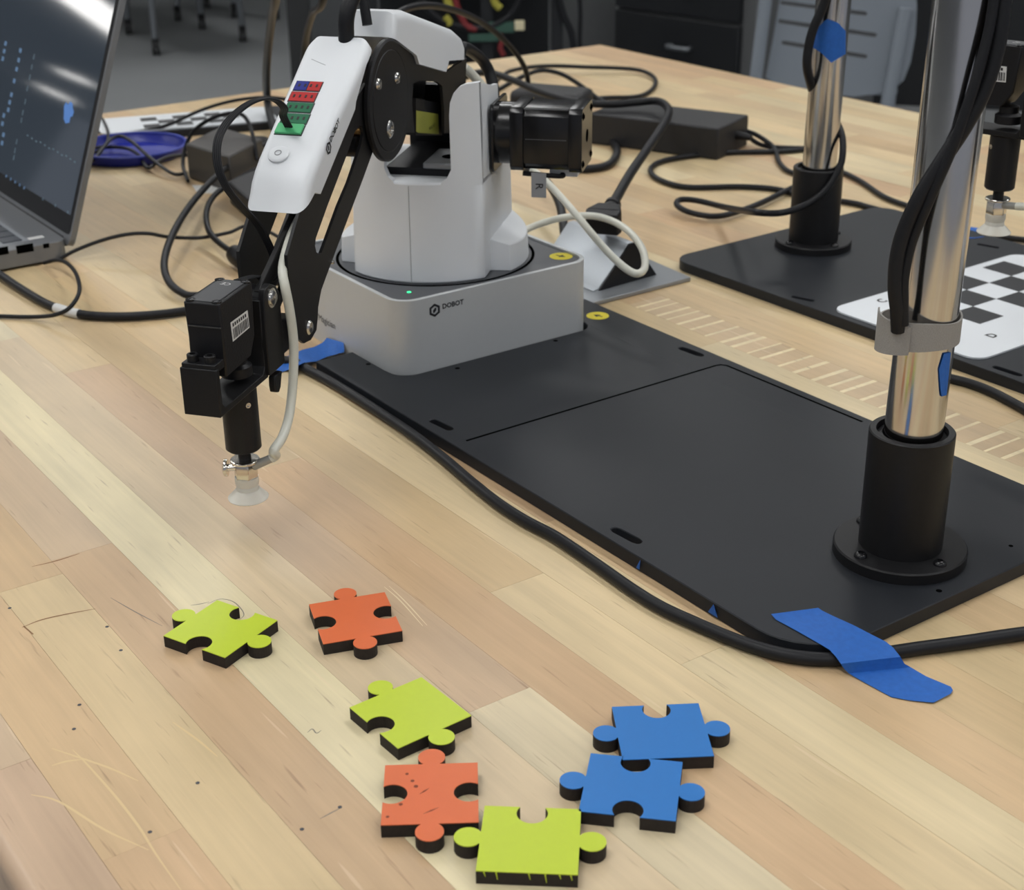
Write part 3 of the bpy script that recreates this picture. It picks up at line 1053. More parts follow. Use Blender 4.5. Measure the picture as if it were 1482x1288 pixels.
# round elbow disc with its three bolts
dc = Vector((123.6, 190.5)); DR = 35.6
part('rear', MB().lathe(A(dc.x, 15.5, dc.y), [(0, 0), (DR, 0), (DR, 2.2), (DR - 1.2, 3.2), (DR - 5.5, 3.2), (DR - 5.9, 2.9), (DR - 6.3, 3.4), (0, 3.4)], 72, axis=WV).build('elbow_disc', BPLAST, robot, smooth=True))
part('rear', MB().lathe(A(dc.x, -18.9, dc.y), [(0, 0), (DR - 6, 0), (DR - 6, .4), (DR, .4), (DR, 3.4), (0, 3.4)], 64, axis=WV).build('elbow_disc', BPLAST, robot, smooth=True))
for (x, y), r in (((565, 187), 5.4), ((548, 122), 3.5), ((575, 113), 3.5)):
    u_, z_ = ap(x, y, 19.2)
    part('rear', MB().lathe(A(u_, 18.6, z_), [(0, 0), (r, 0), (r, .6), (r * .8, 1.6), (r * .45, 1.9), (r * .45, .8), (0, .8)], 28, axis=WV).build('bolt', SCREW, robot, smooth=True))

# --- forearm
FW = 14.6
fpl = apoly([(505, 160), (480, 240), (438, 302), (434, 306), (415.7, 369.6), (418, 400), (421, 430), (426, 470), (431, 490), (440, 497), (450, 492), (458, 478), (460, 460), (460.5, 445), (465, 420), (480, 379), (503, 318), (525, 260), (541, 216), (556, 170), (556, 130), (530, 120)], FW)
fsl = apoly([(520.5, 181), (513, 192), (502, 224), (473.5, 299), (457, 345), (456, 356), (458, 365), (461.5, 368.5), (465.5, 366), (489.7, 299), (504.6, 264), (523, 209.6), (526, 192), (524, 183)], FW)
part('fore', wprism(MB(), fpl, FW - 1.8, FW, [fsl]).build('forearm_plate', BLACK, robot))
part('fore', wprism(MB(), fpl, -FW, -FW + 1.8, [fsl]).build('forearm_plate', BLACK, robot))
WR = Vector((*ap(447, 474, FW + .5),))        # wrist (u, z)
for (x, y), r in (((447, 474), 4.0), ((480, 379), 1.3)):
    u_, z_ = ap(x, y, FW)
    part('fore', MB().lathe(A(u_, FW, z_), [(0, 0), (r, 0), (r, .5), (r * .75, 1.5), (0, 1.9)], 24, axis=WV).build('bolt', SCREW, robot, smooth=True))
# inner parallel link and brass bushing seen through the slot
UB = Vector((*ap(393, 431, 12.0),))
S1 = Vector((*ap(548, 122, 18.0),))
lk = (S1 - UB); ln = Vector((-lk.y, lk.x)).normalized() * 4.0
wl = [UB + ln, UB - ln, S1 - ln, S1 + ln]
part('fore', wprism(MB(), [(p.x, p.y) for p in wl], 3.0, 6.0).build('inner_link', BLACK, robot, bevel=.4))
wl = [WR + ln * .8, WR - ln * .8, E0 - ln * .8, E0 + ln * .8]
part('fore', wprism(MB(), [(p.x, p.y) for p in wl], -10.5, -7.5).build('inner_link', BLACK, robot, bevel=.4))
u_, z_ = ap(519, 193, 6)
part('fore', MB().cyl(A(u_, -8, z_), A(u_, 8, z_), 3.2, n=20).build('bushing', BRASS, robot, smooth=True))
u_, z_ = ap(512, 212, 6)
part('fore', MB().cyl(A(u_, -9, z_), A(u_, 9, z_), 6.0, n=24).build('roller', BPLAST, robot, smooth=True))

# forearm cover: top line T0 > T1 in (u, z)
T0, T1 = Vector((150.5, 231.0)), Vector((247.0, 174.0))
fd = (T1 - T0).normalized(); fn_ = Vector((-fd.y, fd.x))
if fn_.y < 0: fn_ = -fn_


def cv(pts, w):
    return apoly(pts, w)


CWH = 18.6
side = [(T0.x - 3.5, T0.y + 0.5), (T0.x + 3, T0.y - 1.2)]
low = cv([(440, 306), (448.6, 300), (459, 279), (466.7, 281), (513.5, 158), (514.5, 147), (534, 72)], CWH)
endp = [(T1.x - 0, T1.y), (T1.x + 2.8, T1.y - 5), low[0]]
prof = [(T0.x, T0.y)] + [(T1.x - 4, T1.y + 2.3)] + endp + low[1:]
# slightly narrower towards the wrist
flat = prof
L_ = (T1 - T0).length


def cw(u, z, s):
    t = max(0.0, min(1.0, (Vector((u, z)) - T0).dot(fd) / L_))
    k = max(0.0, min(1.0, t / .085))
    return s * (19.8 * (1 - t) + 17.4 * t - 2.6 * (1 - k) ** 2)


tq = lambda a: (T0.x + fd.x * a, T0.y + fd.y * a)
prof = [(T0.x, T0.y + .3), tq(3), tq(6.5), tq(10.5), (T1.x - 13, T1.y + 7.4), (T1.x - 6, T1.y + 2.2), (T1.x - .5, T1.y - 3.0), (T1.x + 2.4, T1.y - 8), (low[0][0] - 2.0, low[0][1] - 2.2)] + low[2:6] + [(167.5, 212.3), (160.5, 219.3), (154.0, 223.0), (149.6, 224.0)]
nf = len(prof)
cover = part('fore', wloft(prof, [i < 8 for i in range(nf)], 5.2, lambda u, z: cw(u, z, 1)).build('forearm_cover', WHITE, robot, smooth=True, angle=42))


def TOPF(x, y, lift=0.0):
    n3 = UV * fn_.x + Vector((0, 0, fn_.y))
    o = A(T0.x, 0, T0.y) + n3 * lift
    return on(x, y, o, n3)


N3 = UV * fn_.x + Vector((0, 0, fn_.y))
D3 = UV * fd.x + Vector((0, 0, fd.y))


def toplocal(x, y):
    q = TOPF(x, y) - A(T0.x, 0, T0.y)
    return q.dot(D3), q.dot(WV)


def TL(a, w, h):
    return A(T0.x, 0, T0.y) + D3 * a + WV * w + N3 * h


# five rows of ports
for (x, y), (ca, cb), nm in (((446, 125), (PORT_B, PORT_R), 2), ((438.5, 140.5), (PORT_R, PORT_R), 1), ((433, 156), (PORT_G, PORT_G), 1), ((427, 172), (PORT_G, PORT_G), 1), ((419.5, 188), (PORT_LG, PORT_LG), 1)):
    a, w = toplocal(x, y)
    hw, ha = 7.6, 3.6
    pr = MB().box(a - ha - .5, a + ha + .5, w - hw - .5, w + hw + .5, -.3, .12, T=TL).build('port_recess', mat('port_shadow', (.05, .05, .05), .6), cover)
    if nm == 2:
        MB().box(a - ha, a + ha, w - hw, w - .3, .1, .45, T=TL).build('port', ca, cover)
        MB().box(a - ha, a + ha, w + .3, w + hw, .1, .45, T=TL).build('port', cb, cover)
    else:
        MB().box(a - ha, a + ha, w - hw, w + hw, .1, 1.6 if ca is PORT_LG else .45, T=TL).build('plug' if ca is PORT_LG else 'port', ca, cover, bevel=.2)
    pins = MB()
    for k in range(4):
        wk = w - 5.2 + k * 3.5
        pins.box(a - 1.3, a + .9, wk - .6, wk + .6, .4, .62, T=TL)
    if ca is not PORT_LG:
        pins.build('pins', mat('dark_pin', (.02, .01, .012), .5), cover)
a, w = toplocal(403.5, 224)
bt = MB().lathe(TL(a, w, -.2), [(0, 0), (5.9, 0), (5.9, 1.0), (5.3, 1.5), (4.6, 1.7), (0, 1.7)], 32, axis=N3).build('button', WHITE, cover, smooth=True)
MB().lathe(TL(a, w, 1.5), [(1.5, 0), (2.0, 0), (2.0, .25), (1.5, .25)], 20, axis=N3).build('button_mark', GREYLABEL, bt)
a, w = toplocal(461, 90)
MB().box(a - 1.6, a + 5.4, w - 5, w + 5, 0, .08, T=lambda x, y, z: TL(x + (y - w) * .35, y, z) if abs(x - a) < 0 else TL(a + (y - w) * .45 + (.18 if x > a else -.18), y, z)).build('mark_line', GREYLABEL, cover)
# lettering on the cover's right side
p1, p0 = ap(491, 184, CWH + .6), ap(481, 207, CWH + .6)
dirv = (Vector(p1) - Vector(p0)).normalized()
exv = UV * dirv.x + Vector((0, 0, dirv.y))
eyv = exv.cross(-WV).normalized()
if eyv.z < 0: eyv = -eyv
lw = cw(p0[0], p0[1], 1) + .15
text('brand_lettering', 'DOBOT', 4.6, A(p0[0], lw, p0[1]) , exv, WV.cross(exv), INK, cover, bold=True)
q0 = ap(478.5, 214.5, CWH + .6)
hexlogo(A(q0[0], cw(q0[0], q0[1], 1) + .05, q0[1]), exv, WV.cross(exv), 3.6, cover)

# --- wrist block, servo, bracket
blk_pts = apoly([(382, 432), (383.5, 419), (391, 410.5), (399, 413), (404.5, 423), (408, 460), (413, 524.6), (391, 544), (386.5, 500)], 12.0)
wb = part('eff', wprism(MB(), blk_pts, 8.5, 12.0).build('wrist_plate', BLACK, robot, bevel=.5))
part('eff', wprism(MB(), blk_pts, -12.0, -8.5).build('wrist_plate', BLACK, robot, bevel=.5))
hub = apoly([(378, 440), (382, 420), (392, 412), (402, 424), (409, 500), (398, 522), (384, 520)], 8.5)
part('eff', wprism(MB(), hub, -8.5, 8.5).build('wrist_block', BPLAST, robot, bevel=1))
part('eff', MB().lathe(A(UB.x, 12.0, UB.y), [(0, 0), (5.2, 0), (5.2, .5), (4.2, .5), (4.0, 1.2), (3, 2.0), (0, 2.2)], 28, axis=WV).build('bolt', SCREW, robot, smooth=True))
# lug joining the block to the wrist axis
lug = [(WR.x - 6, WR.y + 1), (WR.x - 1, WR.y + 7), (UB.x - 4, WR.y + 14), (UB.x - 2, WR.y - 8), (WR.x, WR.y - 7)]
part('eff', wprism(MB(), lug, -10.5, 10.5).build('wrist_lug', BPLAST, robot, bevel=1.5))
pk = apoly([(398, 545), (409, 536), (407, 560), (404.5, 568), (400, 568), (398.5, 560)], 11.0)
part('eff', wprism(MB(), pk, 7.0, 11.0).build('stop_peg', BPLAST, robot, bevel=.8))
SU0, SU1, SZ0, SZ1, SH = 306.5, 343.5, 98.5, 136.5, 9.6
sv = MB()
spoly = [(SU0 + 2, SZ0 + 10), (SU0 + 8, SZ0 + 1), (SU1 - .5, SZ0), (SU1 - 1.2, SZ0 + 20), (SU1, SZ1), (SU0, SZ1)]
servo = part('eff', wprism(sv, spoly, -SH, SH).build('servo', BPLAST, robot, bevel=.9))
lidp = MB().box(SU0 + 2, SU1 - 2, -SH + 2.2, SH - 2.2, SZ1, SZ1 + .4, T=A).build('servo_cap', mat('servo_cap_grey', (.05, .052, .056), .5), servo, bevel=.2)
for u_, w_ in ((SU0 + 2.5, -SH + 2.5), (SU0 + 2.5, SH - 2.5), (SU1 - 2.8, -SH + 2.6), (SU1 - 2.8, SH - 2.6)):
    MB().lathe(A(u_, w_, SZ1 - .4), [(0, 0), (2.5, 0), (2.5, .9), (1.9, 1.1), (1.5, .5), (0, .5)], 18).build('screw', GLOSSB, servo, smooth=True)
text('mark', 'CE', 4.8, A(SU0 + 7.5, 2.5, SZ1 + .4), -UV * .2 - WV, UV - WV * .2, LABEL, lidp)
MB().box(SU1 - .9, SU1 + .05, -SH + 1, SH - .6, SZ1 - 12.6, SZ1 - 12.1, T=A).build('case_joint', mat('joint_grey', (.04, .04, .04), .6), servo)
bc = apoly([(333.5, 467), (358, 449), (361, 474), (337, 494.5)], SH + .05)
lab = wprism(MB(), bc, SH + .02, SH + .15).build('barcode_label', LABEL, servo)
B0, B1, B2, B3 = [Vector(p) for p in bc]
m = MB()
rb = random.Random(3)
t = .06
while t < .94:
    wd = rb.choice((.02, .035, .05))
    f = lambda s, r: (lambda v: A(v.x, SH + .2, v.y))(B0.lerp(B1, s).lerp(B3.lerp(B2, s), r))
    m.add([f(t, .38), f(t + wd, .38), f(t + wd, .92), f(t, .92)], [(0, 1, 2, 3)])
    t += wd + rb.choice((.02, .03))
m.build('barcode_print', INK, lab)
m = MB()
for k in range(7):
    f = lambda s, r: (lambda v: A(v.x, SH + .2, v.y))(B0.lerp(B1, s).lerp(B3.lerp(B2, s), r))
    s0 = .08 + k * .12
    m.add([f(s0, .1), f(s0 + .08, .1), f(s0 + .08, .28), f(s0, .28)], [(0, 1, 2, 3)])
m.build('code_print', INK, lab)
# U bracket below the servo
BU0, BU1, BZ0, BZ1, BHW = 297.5, 353.5, 81.0, 106.0, 9.9
ub = MB()
outer = [(BU0, BZ0), (BU1, BZ0), (BU1, BZ1), (BU1 - 3.0, BZ1), (BU1 - 3.0, BZ0 + 7), (BU1 - 6, BZ0 + 3.4), (BU0 + 6, BZ0 + 3.4), (BU0 + 3.2, BZ0 + 7), (BU0 + 3.2, BZ1 + 18), (BU0 - 1, BZ1 + 18)]
brk = part('eff', wprism(ub, outer, -BHW, BHW).build('servo_bracket', BLACK, robot, bevel=.5))
part('eff', wprism(MB(), [(SU1 - .5, BZ1 - 2), (BU1 - .6, BZ1 - 2), (BU1 - .6, BZ1 + 2.2), (SU1 - .5, BZ1 + 2.2)], -SH + .6, SH - .6).build('servo_ear', BPLAST, robot, bevel=.4))
for w_ in (-4.6, 4.6):
    part('eff', MB().lathe(A(BU1 - 4.6, w_, BZ1 + 2.2), [(0, 0), (2.9, 0), (2.9, 3.4), (2.5, 3.8), (1.6, 3.8), (1.6, 2.2), (0, 2.2)], 24).build('cap_screw', BLACK, robot, smooth=True))
CU = 313.8
part('eff', MB().lathe(A(CU, 0, 88), [(0, 0), (8.2, 0), (8.2, 5), (6, 6.5), (6, 10.5), (0, 10.5)], 32).build('servo_horn', BPLAST, robot, smooth=True))
cyl_ = part('eff', MB().lathe(A(CU, 0, 46.0), [(0, 0), (8.4, 0), (9.4, 1.0), (9.4, 34.5), (0, 34.5)], 40).build('holder_tube', BPLAST, robot, smooth=True))
u_, z_ = ap(357, 576, 0)
MB().lathe(A(CU + 5.4, 7.6, 73.5), [(0, 0), (1.5, 0), (1.5, .3), (.8, .3), (0, .1)], 14, axis=(UV * .58 + WV * .82)).build('set_screw', SCREW, cyl_)
part('eff', MB().lathe(A(CU, 0, 34), [(0, 0), (3.4, 0), (3.4, 13), (0, 13)], 24).build('shaft', BPLAST, robot, smooth=True))
fit = MB().lathe(A(CU, 0, 29.5), [(0, 0), (6.4, 0), (6.6, 1), (6.6, 9.5), (5.8, 10.6), (3.5, 10.6)], 6)
fit.lathe(A(CU, 0, 38.4), [(3.4, 0), (7.6, 0), (7.9, .8), (7.6, 1.7), (3.4, 1.7)], 32)
part('eff', fit.build('fitting_body', NICKEL, robot, bevel=.5))
sc = MB().cyl(A(CU + 1, -5, 35), A(CU + 2.4, -9.4, 34.6), 2.0, n=20)
sc.lathe(A(CU + 2.3, -9.2, 34.6), [(0, 0), (4.6, 0), (4.8, .6), (4.6, 1.8), (3.4, 2.4), (0, 2.4)], 24, axis=(-WV + UV * .3))
part('eff', sc.build('thumb_screw', NICKEL, robot, smooth=True))
part('eff', MB().cyl(A(CU, 5, 36.5), A(CU - 1, 15, 41.5), 2.5, 2.2, n=20).build('hose_barb', mat('barb_grey', srgb(160, 160, 155), .35, metal=.3), robot, smooth=True))
part('eff', MB().lathe(A(CU, 0, 17.2), [(0, 5.0), (6.1, 5.0), (6.1, 6.2), (5.7, 7.5), (6.3, 9.0), (6.3, 12.5), (0, 12.5)], 32).build('suction_neck', SILI, robot, smooth=True))
part('eff', MB().lathe(A(CU, 0, 17.2), [(10.6, 0), (10.8, .5), (6.2, 5.2), (0, 5.4), (0, 4.4), (5.4, 4.0), (9.9, 0), (10.6, 0)], 40).build('suction_cup', SILI, robot, smooth=True))

# --- hoses and leads of this robot
hose = [A(CU - 1, 14.5, 41.2), A(CU - 2, 17, 43)]
for (x, y), w in (((396, 652), 17.5), ((408, 634), 18), ((417, 608), 17), ((422, 575), 16.5), ((425, 530), 16.5), ((424.5, 490), 16.5), ((419, 448), 16), ((412.5, 415), 14.5), ((409, 395), 12), ((410.5, 378), 10.0), ((418, 350), 8), ((432, 312), 6), ((445, 285), 4)):
    u_, z_ = ap(x, y, w); hose.append(A(u_, w, z_))
MB().tube(hose, 2.55, n=12).build('suction_hose', TUBE, robot, smooth=True)
a, w = toplocal(419, 187)
rib = [TL(a, w, 1.2), TL(a - 1, w - 1.5, 9)]
for (x, y), w in (((411, 156), -3.5), ((397, 144.5), -7), ((375, 144), -12), ((352, 155), -17), ((328, 178), -21), ((315, 205), -22), ((315, 238), -20), ((327, 270), -16), ((350, 300), -10), ((373, 325), -6), ((387, 350), -3), ((397, 374), -1), ((399.5, 392), 1), ((394, 404), 2.5), ((383, 405), 2), ((370, 400), 1)):
    u_, z_ = ap(x, y, w); rib.append(A(u_, w, z_))
rib.append(A(SU0 - 1, 1, SZ1 - 1))
rb_ = MB()
for k in range(4):
    o = WV * ((k - 1.5) * 1.15)
    rb_.tube([p + o for p in rib], .75, n=8)
plabel(rb_.build('ribbon_lead', RUBBER, robot, smooth=True), 'flat black ribbon lead from the green plug to the servo')
# thick lead rising out of the forearm's upper end, and the loom at the back of the cover
a, w = toplocal(503, 52)
lead = [TL(4, 3, -9), TL(-1, 3.5, 1), TL(-8, 5, 12), A(T0.x - 14, 9, T0.y + 36), A(T0.x - 22, 14, T0.y + 90), A(T0.x - 28, 15, T0.y + 150), A(T0.x - 36, 15, 520), A(T0.x - 46, 14, 720), A(T0.x - 56, 12, 1000), A(T0.x - 66, 8, 1500), A(T0.x - 70, 0, CEIL)]
MB().tube(lead, 4.6, n=14).build('arm_lead', RUBBER, robot, smooth=True)
lead = [A(118, 4, 233), A(116, 2, 243), A(112, -2, 262), A(104, -8, 300), A(98, -12, 370), A(92, -14, 500), A(84, -14, 720), A(74, -14, 1050), A(64, -14, 1500), A(60, -14, CEIL)]
MB().tube(lead, 3.0, n=12).build('arm_lead', RUBBER, robot, smooth=True)
p0 = ap(672, 66, 8)
loom = [A(p0[0] + 12, 8, p0[1] - 6), A(p0[0] + 2, 8, p0[1] - 1)]
for (x, y), w in (((693, 82), 10), ((706, 100), 14), ((713, 122), 18), ((715, 140), 20)):
    u_, z_ = ap(x, y, w); loom.append(A(u_, w, z_))
MB().tube(loom, 4.2, n=14).build('arm_loom', RUBBER, robot, smooth=True)

# ================================================================== second robot arm (far station): same machine, other pose
def copy_tree(o, parent=None):
    c = o.copy()
    COL.objects.link(c)
    c.parent = parent
    for ch in list(o.children):
        copy_tree(ch, c)
    return c


U2 = math.radians(193.0)                                   # its arm direction in plan
CUP2 = Vector((199.0, 330.0, 94.0))
d1, d2 = math.radians(30.0), math.radians(9.0)             # rear arm and forearm raised against the first robot's pose
J2 = Vector((0.0, 146.0))


def rot2(p, c, a):
    d = Vector(p) - c
    return c + Vector((d.x * math.cos(a) - d.y * math.sin(a), d.x * math.sin(a) + d.y * math.cos(a)))


E1 = rot2(E0, J2, d1)
for _k in range(200):
    W1 = E1 + rot2(WR - E0, Vector((0, 0)), d2)
    d2 += (CUP2.z - 18 - PT - (W1 - WR).y) / 2500.0
W1 = E1 + rot2(WR - E0, Vector((0, 0)), d2)
dW = W1 - WR
reach = CU + dW.x
root2 = bpy.data.objects.new('robot_arm', None); root2.empty_display_size = .02
COL.objects.link(root2)
tag(root2, 'second robot arm reaching in over the far plate, its suction cup raised above the checkerboard', 'robot arm')
base2 = CUP2 - Vector((math.cos(U2), math.sin(U2), 0)) * reach
root2.location = M((base2.x, base2.y, PT))
root2.rotation_euler = (0, 0, U2 - math.atan2(UV.y, UV.x))


def posed(g, fnM):
    for ob in GRP[g]:
        c = copy_tree(ob, root2)
        if fnM is not None:
            c.matrix_basis = fnM @ ob.matrix_basis


def rotAt(c, a):
    """rotation in the arm plane about (u, z) = c, in root-local metres"""
    p = (UV * c.x + Vector((0, 0, c.y))) / 1000
    return Matrix.Translation(p) @ Matrix.Rotation(a, 4, -WV if True else WV) @ Matrix.Translation(-p)


def test_sign():
    R = Matrix.Rotation(0.1, 4, -WV)
    return (R @ UV).z


SG = 1.0 if test_sign() > 0 else -1.0
posed('base', None)
posed('rear', rotAt(J2, d1 * SG))
dE = E1 - E0
tE = Matrix.Translation((UV * dE.x + Vector((0, 0, dE.y))) / 1000)
posed('fore', tE @ rotAt(E0, d2 * SG))
for _nm in ('hose_barb',):
    GRP['eff'] = [o for o in GRP['eff'] if not o.name.startswith(_nm)]
posed('eff', Matrix.Translation((UV * dW.x + Vector((0, 0, dW.y))) / 1000))
# its own hose, leading off along the arm
U2v = Vector((math.cos(U2), math.sin(U2), 0)); W2v = Vector((-U2v.y, U2v.x, 0))
b2 = base2 + Vector((0, 0, PT))
R2 = lambda u, w, z: b2 + U2v * u + W2v * w + Vector((0, 0, z))
hz = 41.2 + dW.y
WO[root2.name] = Vector((base2.x, base2.y, PT))
_loc = lambda u, w, z: Vector((base2.x, base2.y, PT)) + UV * u + WV * w + Vector((0, 0, z))
MB().cyl(_loc(reach - 4, 1, hz - 5), _loc(reach - 17, 5, hz - 3), 2.5, 2.2, n=20).build('hose_barb', MATS['barb_grey'], root2, smooth=True)
MB().tube([_loc(reach - 15, 4.5, hz - 3.3), _loc(reach - 24, 6, hz - 2), _loc(reach - 45, 8, hz - 1), _loc(reach - 75, 10, hz + 8), _loc(reach - 92, 8, hz + 30), _loc(reach - 88, 4, hz + 70)], 2.55, n=12).build('suction_hose', TUBE, root2, smooth=True)

# ================================================================== cables
CABLE_N = 0


def cable(label, pts, r, m=RUBBER, name='cable', group=None, cat='cable', n=12):
    """pts: (px, py, z) with z the height of the cable centre above the bench"""
    P = [pz(*p) if len(p) == 3 else Vector(p[0]) for p in pts]
    o = MB().tube(P, r, n=n, sub=7).build(name, m, smooth=True)
    return tag(o, label, cat, group)


c1 = [(398, 521, 3.4), (425, 524, 3.4), (447, 536, 3.4), (480, 553.5, 3.4), (520, 578, 3.4), (560, 604, 3.4), (600, 631, 3.4), (640, 662, 3.4), (680, 696, 3.4), (720, 728, 3.4), (760, 754, 3.4), (800, 775, 3.4), (840, 801, 3.4), (880, 829, 3.4), (920, 857, 3.4), (960, 881, 3.4), (1010, 904, 3.4), (1060, 925, 3.4), (1110, 942, 3.4), (1160, 952, 3.4), (1210, 954, 3.4), (1260, 949, 3.4), (1320, 940, 3.4), (1400, 929, 3.4), (1482, 917, 3.4), (1600, 905, 3.4)]
MAINC = cable('long black cable running along the near base plate under blue tape', c1, 3.3)

lc = empty('cable', pz(150, 457, 0), 'thick black cable with a white sleeve, passing behind the servo', 'cable')
P = [pz(*p) for p in [(-60, 350, 9), (-20, 381, 7), (0, 397, 5), (40, 424, 4), (75, 443, 3.6), (115, 454.5, 3.6), (160, 458, 3.6), (210, 456.5, 3.6), (262, 451, 3.6), (330, 440, 3.6), (380, 432, 3.6)]] + [Vector((-250, 20, 3.6)), Vector((-200, 34, 12)), Vector((-160, 36, 20))]
MB().tube(P, 3.3, n=12).build('jacket', RUBBER, lc, smooth=True)
S_ = spline(P, 6)
i0 = min(range(len(S_)), key=lambda i: (S_[i] - pz(79, 444.5, 3.6)).length); i1 = min(range(len(S_)), key=lambda i: (S_[i] - pz(117, 455, 3.6)).length)
MB().tube([S_[i] for i in range(i0, i1 + 1)], 3.7, n=14, sub=2).build('white_sleeve', LABEL, lc, smooth=True)

cable('thin black cable curling into a loose hook beside the laptop', [(-40, 455, 2), (0, 457.5, 2), (50, 458.5, 3), (82, 455, 9), (102, 444, 15), (115, 421, 20), (110, 396, 18), (97, 381, 14), (82, 376.5, 9), (64, 380.5, 4)], 1.6)
cable('thin black cable trailing from the laptop corner towards the robot', [(86, 375, 3), (110, 362, 9), (150, 347, 16), (185, 339, 20), (215, 338, 20), (245, 343, 14), (290, 344, 10), (330, 337, 8), (372, 328, 6), (Vector((-260, 84, 6)),), (Vector((-205, 92, 14)),), (Vector((-160, 92, 22)),)], 1.6)
cable('thick black cable bowing from the left power adapter to the bench', [(420, 196, 20), (390, 207, 22), (355, 226, 24), (318, 251, 24), (280, 291, 24), (252, 335, 22), (238, 376, 16), (243, 405, 10), (262, 423, 6), (285, 428, 4), (330, 420, 3.2), (Vector((-255, 58, 4)),), (Vector((-205, 64, 14)),), (Vector((-160, 64, 20)),)], 3.0)
k6 = empty('cable', pz(330, 340, 0), 'black cable ending in a round rubber plug behind the forearm', 'cable')
P = [pz(*p) for p in [(410, 226, 12), (375, 243, 14), (340, 262, 16), (312, 281, 16), (299, 305, 16), (302, 333, 14), (318, 352, 12), (338, 366, 11)]]
MB().tube(P, 2.6, n=12).build('jacket', RUBBER, k6, smooth=True)
d = (P[-1] - P[-2]).normalized()
MB().lathe(P[-1] - d * 2, [(0, 0), (4, 0), (7.5, 4), (8.5, 9), (8.5, 26), (7, 29), (0, 29)], 24, axis=d).build('plug', BPLAST, k6, smooth=True)
cable('thin black lead arching from the tray over the white panel', [(128, 188, 5), (150, 192, 6), (180, 192.5, 7), (215, 188, 9), (248, 179, 14), (285, 162, 24), (320, 150, 32), (355, 143, 38), (390, 141, 42), (430, 146, 40)], 2.0)
_h = pz(398, -30, 220)
cable('black cable hanging down behind the forearm onto the far plate', [(_h + Vector((_k * -4, _k * 2, _z - _h.z)),) for _k, _z in ((8, CEIL), (7, 1700), (6, 1300), (5, 950), (4, 680), (3, 480), (2, 340))] + [(398, -30, 220), (394, 20, 160), (388, 70, 105), (385.5, 110, 62), (387, 145, 24), (392, 172, 14), (398, 190, 12)], 4.4)
_h = pz(470, -20, 200)
cable('grey cable loop rising behind the robot forearm', [(_h + Vector((_k * -2, _k * 4, _z - _h.z)),) for _k, _z in ((8, CEIL), (7, 1700), (6, 1300), (5, 950), (4, 680), (3, 480), (2, 330))] + [(470, -20, 200), (452, 20, 165), (442, 60, 130), (440, 110, 90), (444, 160, 40), (450, 200, 6)], 3.6, RUBBERG)
for i, (lab, pts, r) in enumerate([
    ('thin grey lead lying over the rim of the blue tray', [(118, 237, 8), (135, 232, 8), (148, 216, 12), (160, 202, 16), (175, 197, 18), (192, 206, 16), (210, 222, 13), (232, 240, 9), (252, 252, 5), (270, 251, 3)], 1.9),
    ('thin grey lead coiled inside the blue tray', [(120, 216, 7), (150, 213, 7), (180, 214, 7), (198, 222, 7), (208, 236, 6), (216, 243, 6), (232, 232, 8), (250, 226, 9), (272, 224, 8)], 1.9),
    ('thin grey lead crossing the laptop side of the blue tray', [(112, 226, 6), (128, 224, 8), (146, 216, 12), (155, 205, 14), (156, 190, 12), (150, 175, 10), (143, 165, 9)], 1.5),
]):
    cable(lab, pts, r, RUBBERG)
cable('black adapter lead looping up over the left power adapter', [(272, 262, 4), (265, 240, 10), (268, 215, 24), (280, 190, 40), (305, 172, 52), (332, 164, 58), (350, 166, 56), (361, 180, 48), (368, 205, 36), (372, 232, 20)], 2.0)

# right-hand side
cable('thick twisted power cord lying over the cable heap', [(640, 128, 30), (676, 110, 42), (706, 105, 48), (742, 116, 46), (782, 133, 42), (830, 147, 40), (880, 151, 40), (922, 148, 42), (948, 146, 45), (962, 151, 48), (968, 163, 50), (958, 184, 52), (936, 217, 53), (912, 252, 54), (893, 285, 54), (884, 299, 54)], 4.1)
cable('black cord looped in front of the flat adapter', [(700, 140, 8), (725, 112, 12), (745, 101, 14), (790, 95.5, 12), (850, 97, 9), (915, 100, 6), (940, 107, 5), (949, 118, 4), (942, 131, 3), (920, 140, 3), (870, 142, 3), (820, 150, 3)], 2.7)
cable('black cord coiled over the small dark adapter', [(690, 150, 6), (725, 128, 18), (760, 109, 30), (785, 102, 34), (812, 107, 30), (838, 122, 18), (862, 140, 6), (880, 150, 3)], 2.7)
cable('black cord arching from the robot cover down to the cable heap', [(560, 30, 170), (590, 12, 168), (625, 8, 160), (665, 17, 142), (700, 34, 118), (732, 60, 90), (754, 88, 60), (763, 110, 36), (764, 135, 12)], 3.2)
cable('black cord lying in a half loop beside the motor', [(800, 200, 4), (845, 194, 4), (872, 197, 4), (888, 208, 4), (893, 221, 4), (884, 236, 4), (864, 243, 4), (830, 244, 4), (800, 235, 4)], 4.2)
cable('black cord dropping behind the motor towards the outlet wedge', [(748, 235, 30), (772, 249, 30), (790, 262, 30), (803, 280, 28), (811, 300, 26), (815, 322, 24), (818, 350, 16)], 3.8)
brickc = cable('black adapter cord twisted beside the far post', [(1074, 188, 16), (1092, 194, 14), (1110, 205, 9), (1122, 217, 4), (1128, 235, 3), (1142, 248, 3), (1165, 252, 3), (1190, 246, 3), (1215, 248, 3), (1245, 262, 3), (1280, 285, 3), (1320, 300, 3)], 2.5)
cable('black cord swept in a wide loop across the bench to the far post', [(1078, 193, 14), (1096, 207, 5), (1120, 213, 4), (1180, 215, 4)], 2.5)
